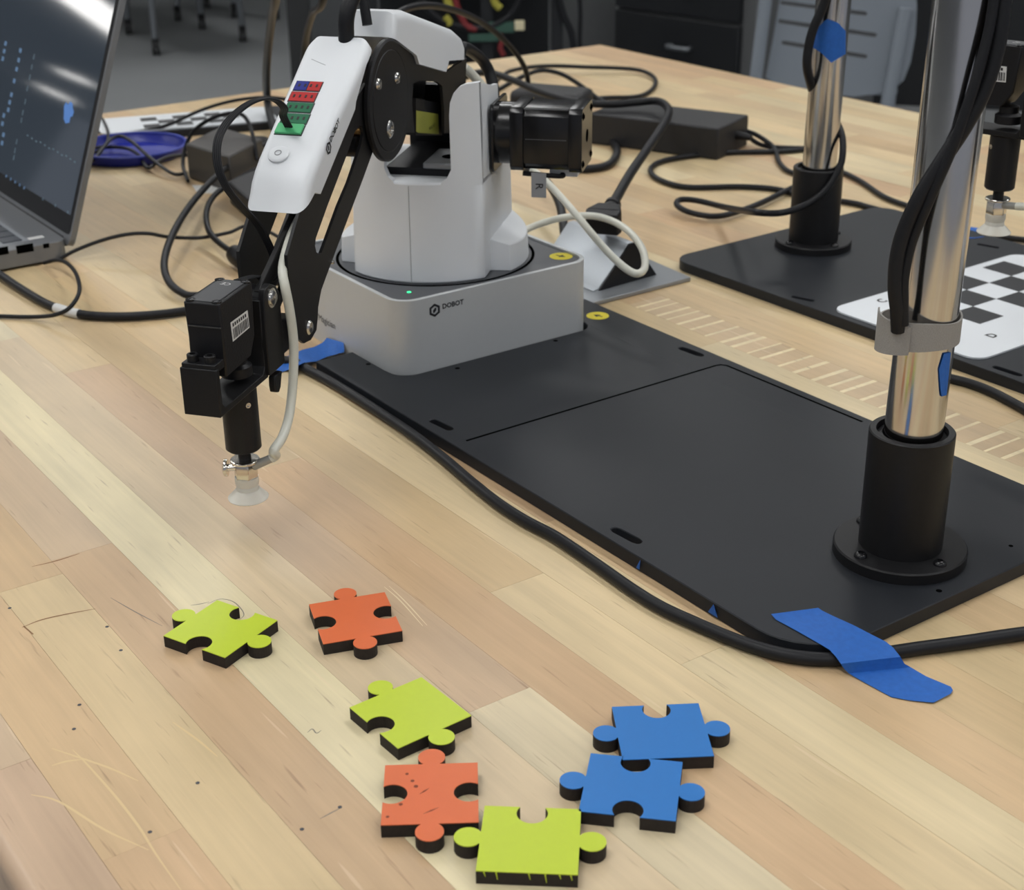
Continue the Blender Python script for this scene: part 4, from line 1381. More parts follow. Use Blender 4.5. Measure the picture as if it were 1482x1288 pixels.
cable('black cord laid in a broad curve before the big adapter', [(1190, 214, 3), (1130, 219, 3), (1060, 220.5, 3), (1005, 225, 3), (962, 232, 3), (943, 242, 3), (945, 254, 3), (967, 265, 3), (1000, 271, 3), (1070, 270, 3), (1125, 274, 3), (1165, 285, 3), (1230, 293, 3), (1265, 302, 2.8), (1340, 322, 2.8)], 2.7)
fp3 = lambda x, y, off: on(x, y, Vector((FP[0], FP[1], 0)) - Vector((_f.x, _f.y, 0)).normalized() * off, Vector((_f.x, _f.y, 0)).normalized())
np3 = lambda x, y, off: on(x, y, Vector((NP[0], NP[1], 0)) - Vector((_f.x, _f.y, 0)).normalized() * off, Vector((_f.x, _f.y, 0)).normalized())


def cable3(label, P, r, m=RUBBER, name='cable'):
    return tag(MB().tube(P, r, n=12, sub=7).build(name, m, smooth=True), label, 'cable')


cable3('black cord hooked around the far post and its sleeve', [pz(1168, 262, 5), pz(1140, 275, 5), pz(1105, 292, 5), pz(1075, 304, 5), pz(1038, 313, 5), pz(1000, 308, 7), pz(980, 297, 9), pz(985, 289, 11), pz(1010, 290.5, 12)]
       + [pz(1050, 300, 16), fp3(1092, 307, 34), fp3(1130, 308, 30), fp3(1165, 297, 26), fp3(1195, 275, 24), fp3(1215, 243, 20), fp3(1220, 215, 14), fp3(1217, 190, 2), fp3(1206, 172, -17), fp3(1188, 160, -19)], 2.7)
cable3('black cable strapped up the far post', [fp3(1192, 150, -18), fp3(1178, 134, -4), fp3(1172, 116, 10), fp3(1168, 95, 17), fp3(1170, 70, 17), fp3(1177, 42, 17), fp3(1190, 12, 17), fp3(1205, -30, 17)], 3.6)
cable3('thick black cable strapped along the near post', [np3(1300, 478, 15.5), np3(1299, 450, 17.5), np3(1295.5, 418, 18.5), np3(1298, 375, 18.5), np3(1308, 335, 18.5), np3(1331, 285, 19), np3(1364, 232, 19), np3(1398, 180, 19), np3(1425, 128, 18), np3(1443, 70, 17), np3(1452, 10, 15), np3(1458, -60, 12)], 3.5)
cable3('thinner black cable beside the thick one on the near post', [np3(1308, 470, 18), np3(1308, 440, 18.5), np3(1309, 400, 19), np3(1320, 350, 19), np3(1345, 290, 21), np3(1378, 215, 22), np3(1408, 130, 21), np3(1430, 50, 18), np3(1440, -10, 16), np3(1447, -70, 14)], 2.3)
cable('black cable lying along the front of the far plate', [(1330, 535, 3), (1372, 547, 3), (1400, 554, 3), (1430, 565, 3), (1460, 580, 3), (1490, 597, 3), (1540, 630, 3)], 3.2)
cable('black cable behind the far plate', [(1395, 338, 3), (1430, 341, 3), (1482, 347, 3), (1540, 352, 3)], 2.6)

# milky air hose looping over the outlet wedge
cable('milky white air hose looped over the outlet wedge', [(770, 246, 96), (785, 258, 92), (808, 281, 84), (835, 312, 76), (858, 340, 68), (882, 367, 60), (905, 388, 55), (922, 396, 53), (933, 387, 52), (931, 364, 52), (918, 343, 52), (898, 326, 53), (872, 315, 55), (845, 312, 57), (815, 315, 57), (788, 322, 54), (762, 332, 50), (740, 345, 48)], 2.7, TUBE, name='air_hose', cat='hose')
cable('short milky air hose behind the column', [(672, 98, 178), (682, 107, 173), (694, 120, 166), (706, 135, 158), (712, 150, 148)], 3.4, TUBE, name='air_hose', cat='hose')

# ================================================================== power adapters
def slab(name, label, cs, h, m, bev=2.0, parts=None, cat='adapter'):
    """cs: four bench points, h height"""
    cx = sum((c for c in cs), Vector()) / 4
    e = empty(name, (cx.x, cx.y, 0), label, cat)
    MB().hexa([(c.x, c.y, 0.3) for c in cs], [(c.x, c.y, h) for c in cs]).build('case', m, e, bevel=bev)
    return e


def rect(c, ang, L, Wd):
    a = Vector((math.cos(ang), math.sin(ang), 0)); b = Vector((-a.y, a.x, 0)); c = Vector(c)
    return [c - a * L / 2 - b * Wd / 2, c + a * L / 2 - b * Wd / 2, c + a * L / 2 + b * Wd / 2, c - a * L / 2 + b * Wd / 2]


t0, t1, t2 = pz(1040, 186, 33), pz(1080, 165.5, 33), pz(865, 165, 33)
la = (t0 - t2); la = la.normalized() * max(la.length, 140)
wa = Vector((-la.y, la.x, 0)).normalized() * (t1 - t0).length
cs = [t0 - la * 1.08, t0.copy(), t0 + wa, t0 - la * 1.08 + wa]
ADB = mat('adapter_black', (0.018, .018, .02), .55, bump=.25, nscale=1200)
big = slab('power_adapter', 'long flat black power adapter lying in front of the far post', cs, 33, ADB)
e_ = (t0 + wa * .62); dl = la.normalized()
MB().cyl(Vector((e_.x, e_.y, 17)) - dl * 1, Vector((e_.x, e_.y, 16)) + dl * 16, 5.0, 3.2, n=16).build('strain_relief', BPLAST, big, smooth=True)
t0, t1, t2 = pz(838, 140, 26), pz(800, 120, 26), pz(735, 131, 26)
cs = [Vector((p.x, p.y, 0)) for p in (t2, t0, t0 + (t1 - pz(775, 134, 26)) * 1.0, t2 + (t1 - pz(775, 134, 26)) * 1.0)]
slab('power_adapter', 'small rounded dark adapter under the coiled cords', cs, 26, ADB, bev=7)
t0, t1, t2 = pz(331, 226, 36), pz(380, 200, 36), pz(268, 207, 36)
cs = [Vector((p.x, p.y, 0)) for p in (t2, t0, t0 + (t1 - t0), t2 + (t1 - t0))]
ADG = mat('adapter_grey', srgb(70, 68, 66), .5)
slab('power_adapter', 'dark grey power adapter beside the blue tray, wrapped by its lead', cs, 36, ADG, bev=2.5)
t0, t1, t2 = pz(362, 290, 22), pz(420, 262, 22), pz(330, 262, 22)
cs = [Vector((p.x, p.y, 0)) for p in (t2, t0, t0 + (t1 - t0), t2 + (t1 - t0))]
slab('power_adapter', 'low black adapter half hidden behind the robot forearm', cs, 22, ADB, bev=2.5)
# white paper slip under it
tag(MB().box(-1, 1, -1, 1, 0, .2, T=lambda a, b, z: (lambda q: Vector((q.x + a * 0, q.y, z)))(pz(300 + 18 * a + 4 * b, 274 + 6 * b, 0))).build('paper_slip', LABEL), 'white paper slip under the cables beside the grey adapter', 'paper')

# ================================================================== outlet wedge
OW = empty('power_outlet', pz(900, 400, 0), 'silver wedge shaped desk outlet with black end cap, behind the robot base', 'power outlet')
pa, pb = pz(983, 405, 4), pz(850, 441, 4)
base_c = [pz(852, 438, 4), pz(1000, 400, 4), pz(935, 372, 4)]
b0, b1, b2 = base_c
b3 = b0 + (b2 - b1)
plt = MB().hexa([(p.x, p.y, .2) for p in (b0, b1, b2, b3)], [(p.x, p.y, 3.5) for p in (b0, b1, b2, b3)])
plt.build('mounting_plate', mat('brushed_aluminium', srgb(150, 154, 158), .35, metal=.5), OW, bevel=.5)
f0, f1 = pz(867, 421, 3.5), pz(950, 397.5, 3.5)     # bottom edge of the black end cap
rg = on(914, 352, f0, (f1 - f0).cross(Vector((0, 0, 1))).normalized())   # its apex, in the cap's own upright plane
back = Vector((-1, 0, 0))
LN = 78.0
prf = [f0, f1, rg + (f1 - f0).normalized() * 4, rg - (f1 - f0).normalized() * 2]
body = MB().hexa([p + back * 1.5 for p in prf], [p + back * LN for p in prf])
body.build('housing', mat('silver_housing', srgb(176, 182, 188), .4, metal=.35), OW, bevel=1.0)
capm = MB().hexa([p + back * 1.6 for p in prf], [p - back * .4 for p in prf])
capm.build('end_cap', BPLAST, OW, bevel=.3)
# front lip of the sloping face
MB().hexa([f0 + back * 1, f0 + back * LN, f0 + back * LN + Vector((0, -5, -1)), f0 + back * 1 + Vector((0, -5, -1))],
          [p + Vector((0, 0, 1.6)) for p in (f0 + back * 1, f0 + back * LN, f0 + back * LN + Vector((0, -5, -1)), f0 + back * 1 + Vector((0, -5, -1)))]).build('front_lip', mat('silver_housing', (1, 1, 1)), OW)
# plug of the thick cord
g0, g1 = pz(886, 298, 54), pz(868, 330, 47)
dv = (g1 - g0).normalized()
pg = empty('plug', g1, 'black moulded power plug pushed into the outlet wedge', 'plug')
MB().lathe(g0 - dv * 4, [(0, 0), (5, 0), (6.5, 1), (6.5, 5), (5.2, 6), (6.4, 9), (7.0, 14), (0, 14)], 24, axis=dv).build('strain_relief', BPLAST, pg, smooth=True)
ex = dv.cross(Vector((0, 0, 1))).normalized(); ey = ex.cross(dv)
gq = [g0 + dv * 9 + ex * a * 9 + ey * b * 7 for a, b in ((-1, -1), (1, -1), (1, 1), (-1, 1))]
MB().hexa(gq, [g0 + dv * 26 + ex * a * 14 + ey * b * 9.5 for a, b in ((-1, -1), (1, -1), (1, 1), (-1, 1))]).build('body', BPLAST, pg, bevel=1.5)
MB().hexa([g0 + dv * 26 + ex * a * 14 + ey * b * 9.5 for a, b in ((-1, -1), (1, -1), (1, 1), (-1, 1))], [g0 + dv * 34 + ex * a * 12.5 + ey * b * 8.5 for a, b in ((-1, -1), (1, -1), (1, 1), (-1, 1))]).build('face', BPLAST, pg, bevel=1)

# ================================================================== blue tape
def strip(label, quads, h=0.16, group=None):
    """quads: list of (left, right) point pairs along the tape"""
    vs, fs = [], []
    for l, r in quads:
        l, r = Vector(l), Vector(r)
        vs += [l, r, l + Vector((0, 0, h)), r + Vector((0, 0, h))]
    for i in range(len(quads) - 1):
        a, b = 4 * i, 4 * i + 4
        fs += [(a + 2, a + 3, b + 3, b + 2), (a, b, b + 1, a + 1), (a, a + 2, b + 2, b), (a + 1, b + 1, b + 3, a + 3)]
    fs += [(0, 1, 3, 2), (4 * len(quads) - 4, 4 * len(quads) - 2, 4 * len(quads) - 1, 4 * len(quads) - 3)]
    return tag(link('masking_tape', vs, fs, TAPE, smooth=True, angle=50), label, 'tape')


Z1 = PT + .25
strip('blue tape holding the long cable to the corner of the near plate', [
    (pz(1116, 889, Z1 + 1.4), pz(1184, 880, Z1 + 1.2)), (pz(1123, 897, Z1), pz(1190, 884, Z1)), (pz(1140, 906, Z1), pz(1206, 892, Z1)), (pz(1165, 920, Z1), pz(1235, 905, Z1)), (pz(1188, 933, Z1), pz(1262, 919, Z1)),
    (pz(1201, 941, Z1 - .5), pz(1282, 929, Z1 - 1.0)), (pz(1210, 951, 7.2), pz(1293, 938, 7.0)), (pz(1217, 961, 6.6), pz(1303, 951, 6.3)), (pz(1222, 968.5, 3.2), pz(1309, 961, 2.6)),
    (pz(1229, 975, .9), pz(1318, 966, .9)), (pz(1246, 985, .4), pz(1340, 979, .4)), (pz(1290, 1009, .35), pz(1376, 994, .35)), (pz(1318, 1014, .5), pz(1379, 999, 1.0)), (pz(1351, 1017, .8), pz(1376, 1004, 1.0))])
strip('blue tape holding the cable end to the bench beside the robot base', [
    (pz(399, 541, .5), pz(402, 523, 4)), (pz(413, 537, .5), pz(412, 517, 4)), (pz(428, 531, 6.9), pz(426, 512, 6.5)), (pz(440, 525, 7.2), pz(437, 506.5, 4.5)), (pz(458, 523, 3.0), pz(455, 502, 1.5)),
    (pz(474, 516, 3.0), pz(467, 496, 3.2)), (pz(497, 510, 5), pz(473, 489, 7)), (pz(498.5, 507, 7), pz(497, 496, 9))])
for (lab, pts) in (('small blue tape scrap folded over the near plate edge by its long slot', [(919, 822, 2), (926, 824, 2), (923, 812, 7.5)]), ('blue tape scrap folded over the near plate edge beside the taped corner', [(1023, 886, 2), (1040, 893, 2), (1030, 876, 7.5)])):
    q_ = [pz(*p) + Vector((0, -.6, 0)) for p in pts]
    q_ = [Vector((p.x, -31.6, p.z)) if p.y > -34 else p for p in q_]
    tag(MB().hexa(q_, [p + Vector((0, -.25, 0)) for p in q_]).build('masking_tape', TAPE), lab, 'tape')
# pieces wrapped on the posts: patches that follow the steel
def postpatch(label, cxy, lean, ztop, r, poly, m=TAPE, name='masking_tape', cat='tape', th=0.35):
    """poly: pixel outline; each point is put on the post's surface"""
    base = Vector((cxy[0], cxy[1], PT + 10)); top = Vector((cxy[0] + lean[0], cxy[1] + lean[1], ztop))
    ax = (top - base).normalized()

    def hit(x, y, rr):
        d = ray(x, y); o = CAM - base
        d_ = d - ax * d.dot(ax); o_ = o - ax * o.dot(ax)
        a, b, c = d_.dot(d_), 2 * o_.dot(d_), o_.dot(o_) - rr * rr
        disc = b * b - 4 * a * c
        if disc <= 0:
            k = -b / (2 * a); p = CAM + d * k
            h = (p - base).dot(ax); rad = (p - base - ax * h).normalized()
            return base + ax * h + rad * rr
        return CAM + d * ((-b - math.sqrt(disc)) / (2 * a))
    # subdivide across so that the patch curves with the post
    xs = [p[0] for p in poly]
    x0, x1 = min(xs), max(xs)
    cols = []
    N = 14
    for i in range(N + 1):
        x = x0 + (x1 - x0) * i / N
        x = min(max(x, x0 + .01), x1 - .01)
        ys = []
        for k in range(len(poly)):
            (ax_, ay), (bx, by) = poly[k], poly[(k + 1) % len(poly)]
            if (ax_ - x) * (bx - x) <= 0 and ax_ != bx:
                ys.append(ay + (by - ay) * (x - ax_) / (bx - ax_))
        cols.append((x, min(ys), max(ys)))
    vs, fs = [], []
    for (x, ya, yb) in cols:
        vs += [hit(x, ya, r + .1), hit(x, yb, r + .1), hit(x, ya, r + .1 + th), hit(x, yb, r + .1 + th)]
    for i in range(N):
        a, b = 4 * i, 4 * i + 4
        fs += [(a + 2, b + 2, b + 3, a + 3), (a, a + 1, b + 1, b), (a, b, b + 2, a + 2), (a + 1, a + 3, b + 3, b + 1)]
    fs += [(0, 2, 3, 1), (4 * N, 4 * N + 1, 4 * N + 3, 4 * N + 2)]
    return tag(link(name, vs, fs, m, smooth=True, angle=50), label, cat)


postpatch('crumpled blue tape wrapped on the far post', FP, (3, 2), 420, 13.5, [(1175, 68), (1184, 40), (1195, 28), (1213, 33), (1224, 45), (1224, 78), (1203, 91), (1188, 76)], th=2.2)
postpatch('blue tape stuck under the strap on the near post', NP, (4, 3), NPOST_TOP, 14.0, [(1359, 535), (1366, 512), (1376, 510), (1373, 545), (1370, 572), (1362, 574)], th=.6)
strip('blue tape at the far edge of the far plate', [(pz(1392, 345, PT + .3), pz(1392, 327, 2)), (pz(1408, 345, PT + .3), pz(1410, 329, 2)), (pz(1424, 343, PT + .3), pz(1424, 332, 2))])

# ================================================================== velcro strap on the near post
sb = Vector((NP[0], NP[1], PT + 10)); stp = Vector((NP[0] + 4, NP[1] + 3, NPOST_TOP)); sax = (stp - sb).normalized()
zc = zfor(NP[0] + 1, NP[1] + 1, 470)
sc_ = sb + sax * ((zc - sb.z) / sax.z)
vdir = Vector((_f.x, _f.y, 0)).normalized(); rdir = Vector((RT.x, RT.y, 0)).normalized()
ve = empty('cable_strap', sc_, 'grey velcro strap binding the cables to the near post', 'strap')


def strap(zlo, zhi, r, bulge, a0, a1, n=48):
    vs, fs = [], []
    for i in range(n + 1):
        a = a0 + (a1 - a0) * i / n
        dr = vdir * math.sin(a) + rdir * math.cos(a)
        bl = bulge * max(0, math.cos(a - math.radians(205))) ** 3
        for rr in (r + bl, r + bl + .9):
            for h in (zlo(a), zhi(a)):
                vs.append(sc_ + dr * rr + Vector((0, 0, h)))
    for i in range(n):
        a, b = 4 * i, 4 * i + 4
        fs += [(a, b, b + 1, a + 1), (a + 2, a + 3, b + 3, b + 2), (a, a + 2, b + 2, b), (a + 1, b + 1, b + 3, a + 3)]
    fs += [(0, 1, 3, 2), (4 * n, 4 * n + 2, 4 * n + 3, 4 * n + 1)]
    return vs, fs


v_, f_ = strap(lambda a: -6.2 + .8 * math.sin(a), lambda a: 6.2 + 1.0 * math.sin(a * 2), 15.0, 8.5, 0, 2 * PI)
link('band', v_, f_, VELCRO, ve, smooth=True)
v_, f_ = strap(lambda a: -11.0 + (a - math.radians(180)) * 3, lambda a: 9.5 - (a - math.radians(180)) * 4.0, 16.2, 8.5, math.radians(182), math.radians(236), 20)
link('tail', v_, f_, VELCRO, ve, smooth=True)

# ================================================================== laptop
LX1, LYH, LH = -408.0, -74.0, 17.0          # right side, hinge line, base height
LWD, LDP = 330.0, 232.0
lap = empty('laptop', (LX1 - LWD / 2, LYH - LDP / 2, 0), 'open grey laptop with dark screen, standing on the bench by the blue tray', 'laptop')
bp_ = rrect(LX1 - LWD, LX1, LYH - LDP, LYH, 9)
lb_ = MB().prism(bp_, flatz(2.5), flatz(LH)).build('base', LAPTOP, lap, bevel=1.6)
MB().prism(rrect(LX1 - LWD + 6, LX1 - 6, LYH - LDP + 8, LYH - 8, 8), flatz(.2), flatz(2.5)).build('foot_pad', BPLAST, lap)
kw = MB().box(LX1 - LWD + 18, LX1 - 18, LYH - 145, LYH - 26, LH - .1, LH + .12).build('keyboard_well', mat('key_well', srgb(150, 154, 160), .45, metal=.3), lb_)
kcols, krows = 17, 6
kx0, kx1, ky0, ky1 = LX1 - LWD + 20, LX1 - 20, LYH - 142, LYH - 29
cwid, rhei = (kx1 - kx0) / kcols, (ky1 - ky0) / krows
kproto = None
for r_ in range(krows):
    for c_i in range(kcols):
        x_, y_ = kx0 + c_i * cwid + cwid / 2, ky0 + r_ * rhei + rhei / 2
        if kproto is None:
            kproto = MB().box(x_ - cwid * .44, x_ + cwid * .44, y_ - rhei * .43, y_ + rhei * .43, LH + .1, LH + 1.2).build('key', KEYS, lb_, bevel=.5, seg=1)
        else:
            k_ = kproto.copy(); COL.objects.link(k_)
            place(k_, Vector((x_, y_, LH + .1)), lb_)
MB().box(LX1 - 26, LX1 - 19, LYH - 25, LYH - 12, LH - .05, LH + .15).build('power_key', LABEL, lb_)
# ports on the right side
def side_at(x, y):
    q = on(x, y, Vector((LX1, 0, 0)), Vector((1, 0, 0)))
    return q.y, q.z


for (xa, xb, yc, hh, nm) in ((-22, 13, 368, 3.2, 'hdmi_port'), (24, 49, 362, 3.4, 'network_port'), (62.5, 71.5, 356.5, 1.9, 'lock_slot')):
    y_a, z_a = side_at(xa, yc); y_b, _z = side_at(xb, yc)
    MB().box(LX1 - .4, LX1 + .12, y_a, y_b, z_a - hh, z_a + hh).build(nm, DARKLINE, lb_)
y_a, z_a = side_at(31, 371); y_b, _z = side_at(42, 371)
# lid
TL_ = math.radians(19.9)
hv = Vector((0, math.sin(TL_), math.cos(TL_))); nv = Vector((0, -math.cos(TL_), math.sin(TL_)))
ho = Vector((0, LYH + 2.5, LH - 6.5))
LL = 232.0


def LID(x, h, t):
    return Vector((x, 0, 0)) + Vector((0, ho.y, ho.z)) + hv * h + nv * t


lid = MB().prism(rrect(LX1 - LWD - 1, LX1 + 1, 0, LL, 7), lambda x, h: LID(x, h, -2.6), lambda x, h: LID(x, h, 2.4)).build('lid', LAPTOP, lap, bevel=1.2)
bez = MB().prism(rrect(LX1 - LWD + 2, LX1 - 2, 9, LL - 3, 5), lambda x, h: LID(x, h, 2.3), lambda x, h: LID(x, h, 2.75)).build('bezel', BPLAST, lap)
SCRM = mat('lit_screen', (0.012, 0.016, 0.022), 0.05, spec=0.6, emit=(0.10, 0.13, 0.17), estr=0.22)
scx0, scx1, sch0, sch1 = LX1 - LWD + 9, LX1 - 7.5, 25.0, LL - 9
scr = MB().hexa([LID(*p, 2.7) for p in ((scx0, sch0), (scx1, sch0), (scx1, sch1), (scx0, sch1))], [LID(*p, 2.9) for p in ((scx0, sch0), (scx1, sch0), (scx1, sch1), (scx0, sch1))]).build('screen', SCRM, lap)
MB().box(LX1 - LWD + 20, LX1 - 14, LYH - 4, LYH + 4.5, LH - 9, LH - .5).build('hinge_bar', BPLAST, lap)
ICON = mat('screen_icon', (.05, .1, .2), .4, emit=(0.22, 0.38, 0.58), estr=.28)
TXT = mat('screen_text', (.05, .08, .1), .4, emit=(0.20, 0.30, 0.38), estr=.22)
BLOB = mat('screen_blob', (.05, .1, .3), .4, emit=(0.12, 0.32, 0.72), estr=.42)


def scr_at(x, y):
    q = on(x, y, LID(0, 0, 2.95), nv)
    return q.x, (q - Vector((0, ho.y, ho.z))).dot(hv)


def sq(x, y, wx, wh, nm, m, t=2.95):
    cx_, ch_ = scr_at(x, y)
    MB().add([LID(cx_ - wx, ch_ - wh, t), LID(cx_ + wx, ch_ - wh, t), LID(cx_ + wx, ch_ + wh, t), LID(cx_ - wx, ch_ + wh, t)], [(0, 1, 2, 3)]).build(nm, m, scr)


for (x, y) in ((8, 63), (6, 74), (4, 85), (29.5, 73), (27, 87), (24, 100), (20.5, 117), (16.5, 137), (14, 148), (12, 159), (5.5, 167), (3.5, 179), (5, 195), (3, 207)):
    sq(x, y, 3.2, 2.0, 'screen_icon', ICON)
for (x, y) in ((49, 82), (46, 97), (43, 112), (39.5, 128), (36.5, 147), (33, 163), (31, 174), (24, 205), (21.5, 218), (20, 228)):
    sq(x, y, 1.2, 2.4, 'screen_text_line', TXT)
for k in range(5):
    sq(9 + k * 6.5, 255 + k * 4.2, 1.6, 1.2, 'taskbar_icon', ICON)
for k in range(3):
    sq(62 + k * 18, 288 + k * 9.5, 1.4, 1.2, 'taskbar_icon', TXT)
for k in range(12):
    sq(40 + k * 6.2, 196 + k * 3.3 + (k % 3), 2.2, .7, 'screen_text_line', TXT)
bx_, bh_ = scr_at(98.5, 160)
MB().add([LID(bx_ + a, bh_ + b, 2.97) for a, b in ((-11, 2), (-8, 6), (-3, 4.5), (1, 8), (7, 7), (9, 4), (13, 1), (12, -3), (8, -4), (8, -9), (0, -11), (-6, -8), (-8, -3))], [tuple(range(13))]).build('screen_shape', BLOB, scr)

# ================================================================== blue tray
tc_ = (pz(130, 225, 0) + pz(270, 214, 0)) / 2
tcx = pz(188, 222, 0)
tr = empty('tray', pz(190, 225, 0), 'round blue dish holding loose leads beside the laptop', 'tray')
cc_ = pz(190, 225, 0); rx, ry = 57.0, 57.0
n = 72


def rimh(a):
    return 10.0


def ringv(k, hk):
    return [cc_ + Vector((rx * k * math.cos(2 * PI * i / n), ry * k * math.sin(2 * PI * i / n), .3 + hk * rimh(2 * PI * i / n))) for i in range(n)]


vs, fs = [], []
lay = [(.003, .10), (.80, .10), (.90, .2), (.96, .55), (1.0, 1.0), (1.03, 1.0), (1.0, .5), (.93, .06), (.80, .0), (.003, .0)]
for k, h in lay:
    vs += ringv(k, h)
for k in range(len(lay) - 1):
    for i in range(n):
        j = (i + 1) % n
        fs.append((k * n + i, k * n + j, (k + 1) * n + j, (k + 1) * n + i))
link('dish', vs, fs, TRAYB, tr, smooth=True)
vs, fs = [], []
for k, dz in ((.995, .2), (1.045, .2), (1.045, 1.8), (.995, 1.8)):
    vs += [p + Vector((0, 0, dz)) for p in ringv(k, 1.0)]
for k in range(4):
    for i in range(n):
        j = (i + 1) % n
        fs.append((k * n + i, k * n + j, ((k + 1) % 4) * n + j, ((k + 1) % 4) * n + i))
link('rim', vs, fs, mat('tray_rim', srgb(62, 76, 168), .35), tr, smooth=True)

# ================================================================== third station: white panel on a black plate at the bench end
o3 = pz(157, 193.5, PT + 1); e3 = pz(388, 175, PT + 1)
v3 = (e3 - o3).normalized()
n3 = Vector((-1, 0, 0)); n3 = (n3 - v3 * n3.dot(v3)).normalized()
w3 = Vector((o3.x, o3.y, 0)) - v3 * 8
pl3 = [w3 - n3 * 5 + v3 * 4, w3 - n3 * 5 + v3 * 250, w3 + n3 * 84 + v3 * 250, w3 + n3 * 84 + v3 * 4]
tag(MB().prism([(p.x, p.y) for p in pl3], flatz(0), flatz(PT)).build('base_plate', PLATE, bevel=.6), 'black plate at the bench end under a white checkerboard panel', 'plate')
board('white panel with faint checkerboard at the bench end beyond the blue tray', (w3.x, w3.y), (n3.x, n3.y), (v3.x, v3.y), 80, 196, (3, 6), 18, (12, 48), BOARDW, [])
tag(MB().lathe(pz(372, 208, 6), [(0, -6), (14, -6), (16, -2), (15, 3), (11, 6), (0, 6)], 28).build('rubber_foot', BPLAST, smooth=True), 'black round knob beside the far white panel', 'knob')

# ================================================================== background
def at(x, y, D):
    """point at horizontal distance D (mm) from the camera along a pixel's direction"""
    d = ray(x, y)
    return CAM + d * (D / math.hypot(d.x, d.y))


def vh(p):   # right and forward directions for something facing the camera at p
    f = Vector((p.x - CAM.x, p.y - CAM.y, 0)).normalized()
    return Vector((f.y, -f.x, 0)), f


# rolling desks: tubular legs on casters (only their feet show)
def caster(p, r, par):
    rt, fw = vh(p)
    for s in (-1, 1):
        MB().lathe(Vector((p.x, p.y, FZ + r)) + rt * s * 9 - rt * 7, [(0, 0), (r, 0), (r, 14), (0, 14)], 20, axis=rt).build('caster', BPLAST, par, smooth=True)
    MB().cyl((p.x, p.y, FZ + r), (p.x, p.y, FZ + r * 2.3), 12, n=12).build('caster_stem', BPLAST, par)


def rolling(label, feet, top_z, spread, cat, leanto):
    c = sum((pz(*f, FZ) for f in feet), Vector()) / len(feet)
    e = empty(cat.replace(' ', '_'), (c.x, c.y, FZ), label, cat)
    tops = []
    for f in feet:
        p = pz(*f, FZ)
        caster(p, 34, e)
        t = Vector((p.x, p.y, FZ + 75)).lerp(Vector((c.x, c.y, FZ + top_z)), leanto); t.z = FZ + top_z
        tops.append(t)
        MB().cyl((p.x, p.y, FZ + 72), t, 15, 15, n=14).build('leg', CHROME, e, smooth=True)
    return e, c, tops


e, c, tops = rolling('rolling desk frame with grey tube legs and black casters, across the room', [(227, 80), (352, 60), (293, 42), (187, 50)], 700, 0, 'rolling desk', .08)
MB().box(c.x - 650, c.x + 650, c.y - 380, c.y + 380, FZ + 700, FZ + 725).build('desk_top', CABG, e, bevel=6)
p = pz(180, 49, FZ); rt, fw = vh(p)
e2_, c2_, t2_ = rolling('rolling stool with black casters, beyond the rolling desk', [(400, 28), (340, 26), (258, 30), (300, 12)], 430, 0, 'rolling stool', .55)
MB().lathe((c2_.x, c2_.y, FZ + 430), [(0, 0), (190, 0), (200, 20), (190, 55), (0, 60)], 32).build('seat', BPLAST, e2_, smooth=True)

# dark post and panel standing behind the robot
def panel(name, label, x0, x1, ytop_z, D0, D1, m, cat, thick=40, zlo=FZ):
    a, b = at(x0, 60, D0), at(x1, 60, D1)
    a.z = b.z = 0
    d = (b - a).normalized(); nn = Vector((-d.y, d.x, 0))
    if nn.dot(Vector((_f.x, _f.y, 0))) < 0: nn = -nn
    q = [a, b, b + nn * thick, a + nn * thick]
    return [(Vector((p.x, p.y, 0))) for p in q], d, nn


def slabthing(name, label, x0, x1, D0, D1, z0, z1, thick, m, cat):
    q, d, nn = panel(name, label, x0, x1, 0, D0, D1, m, cat, thick)
    return tag(MB().hexa([(p.x, p.y, z0) for p in q], [(p.x, p.y, z1) for p in q]).build(name, m, bevel=4), label, cat), q, d, nn


slabthing('divider_panel', 'grey fabric partition between the wire rack and the drawer cabinet', 795, 892, 4900, 4900, FZ, 500, 40, mat('partition_grey', srgb(104, 106, 107), .9, noise=.08, nscale=60), 'partition')
slabthing('divider_panel', 'dark partition standing at the far end behind the robot forearm', 418, 452, 5200, 5200, FZ, 500, 60, mat('dark_panel', srgb(52, 53, 54), .8), 'partition')
slabthing('divider_panel', 'mid grey panel behind the robot elbow', 452, 592, 6000, 6000, FZ, 500, 40, mat('mid_panel', srgb(84, 86, 88), .8), 'partition')
slabthing('divider_panel', 'black panel behind the grey chair', 1090, 1800, 5600, 5600, FZ, 600, 40, mat('black_panel', (.012, .013, .015), .6), 'partition')

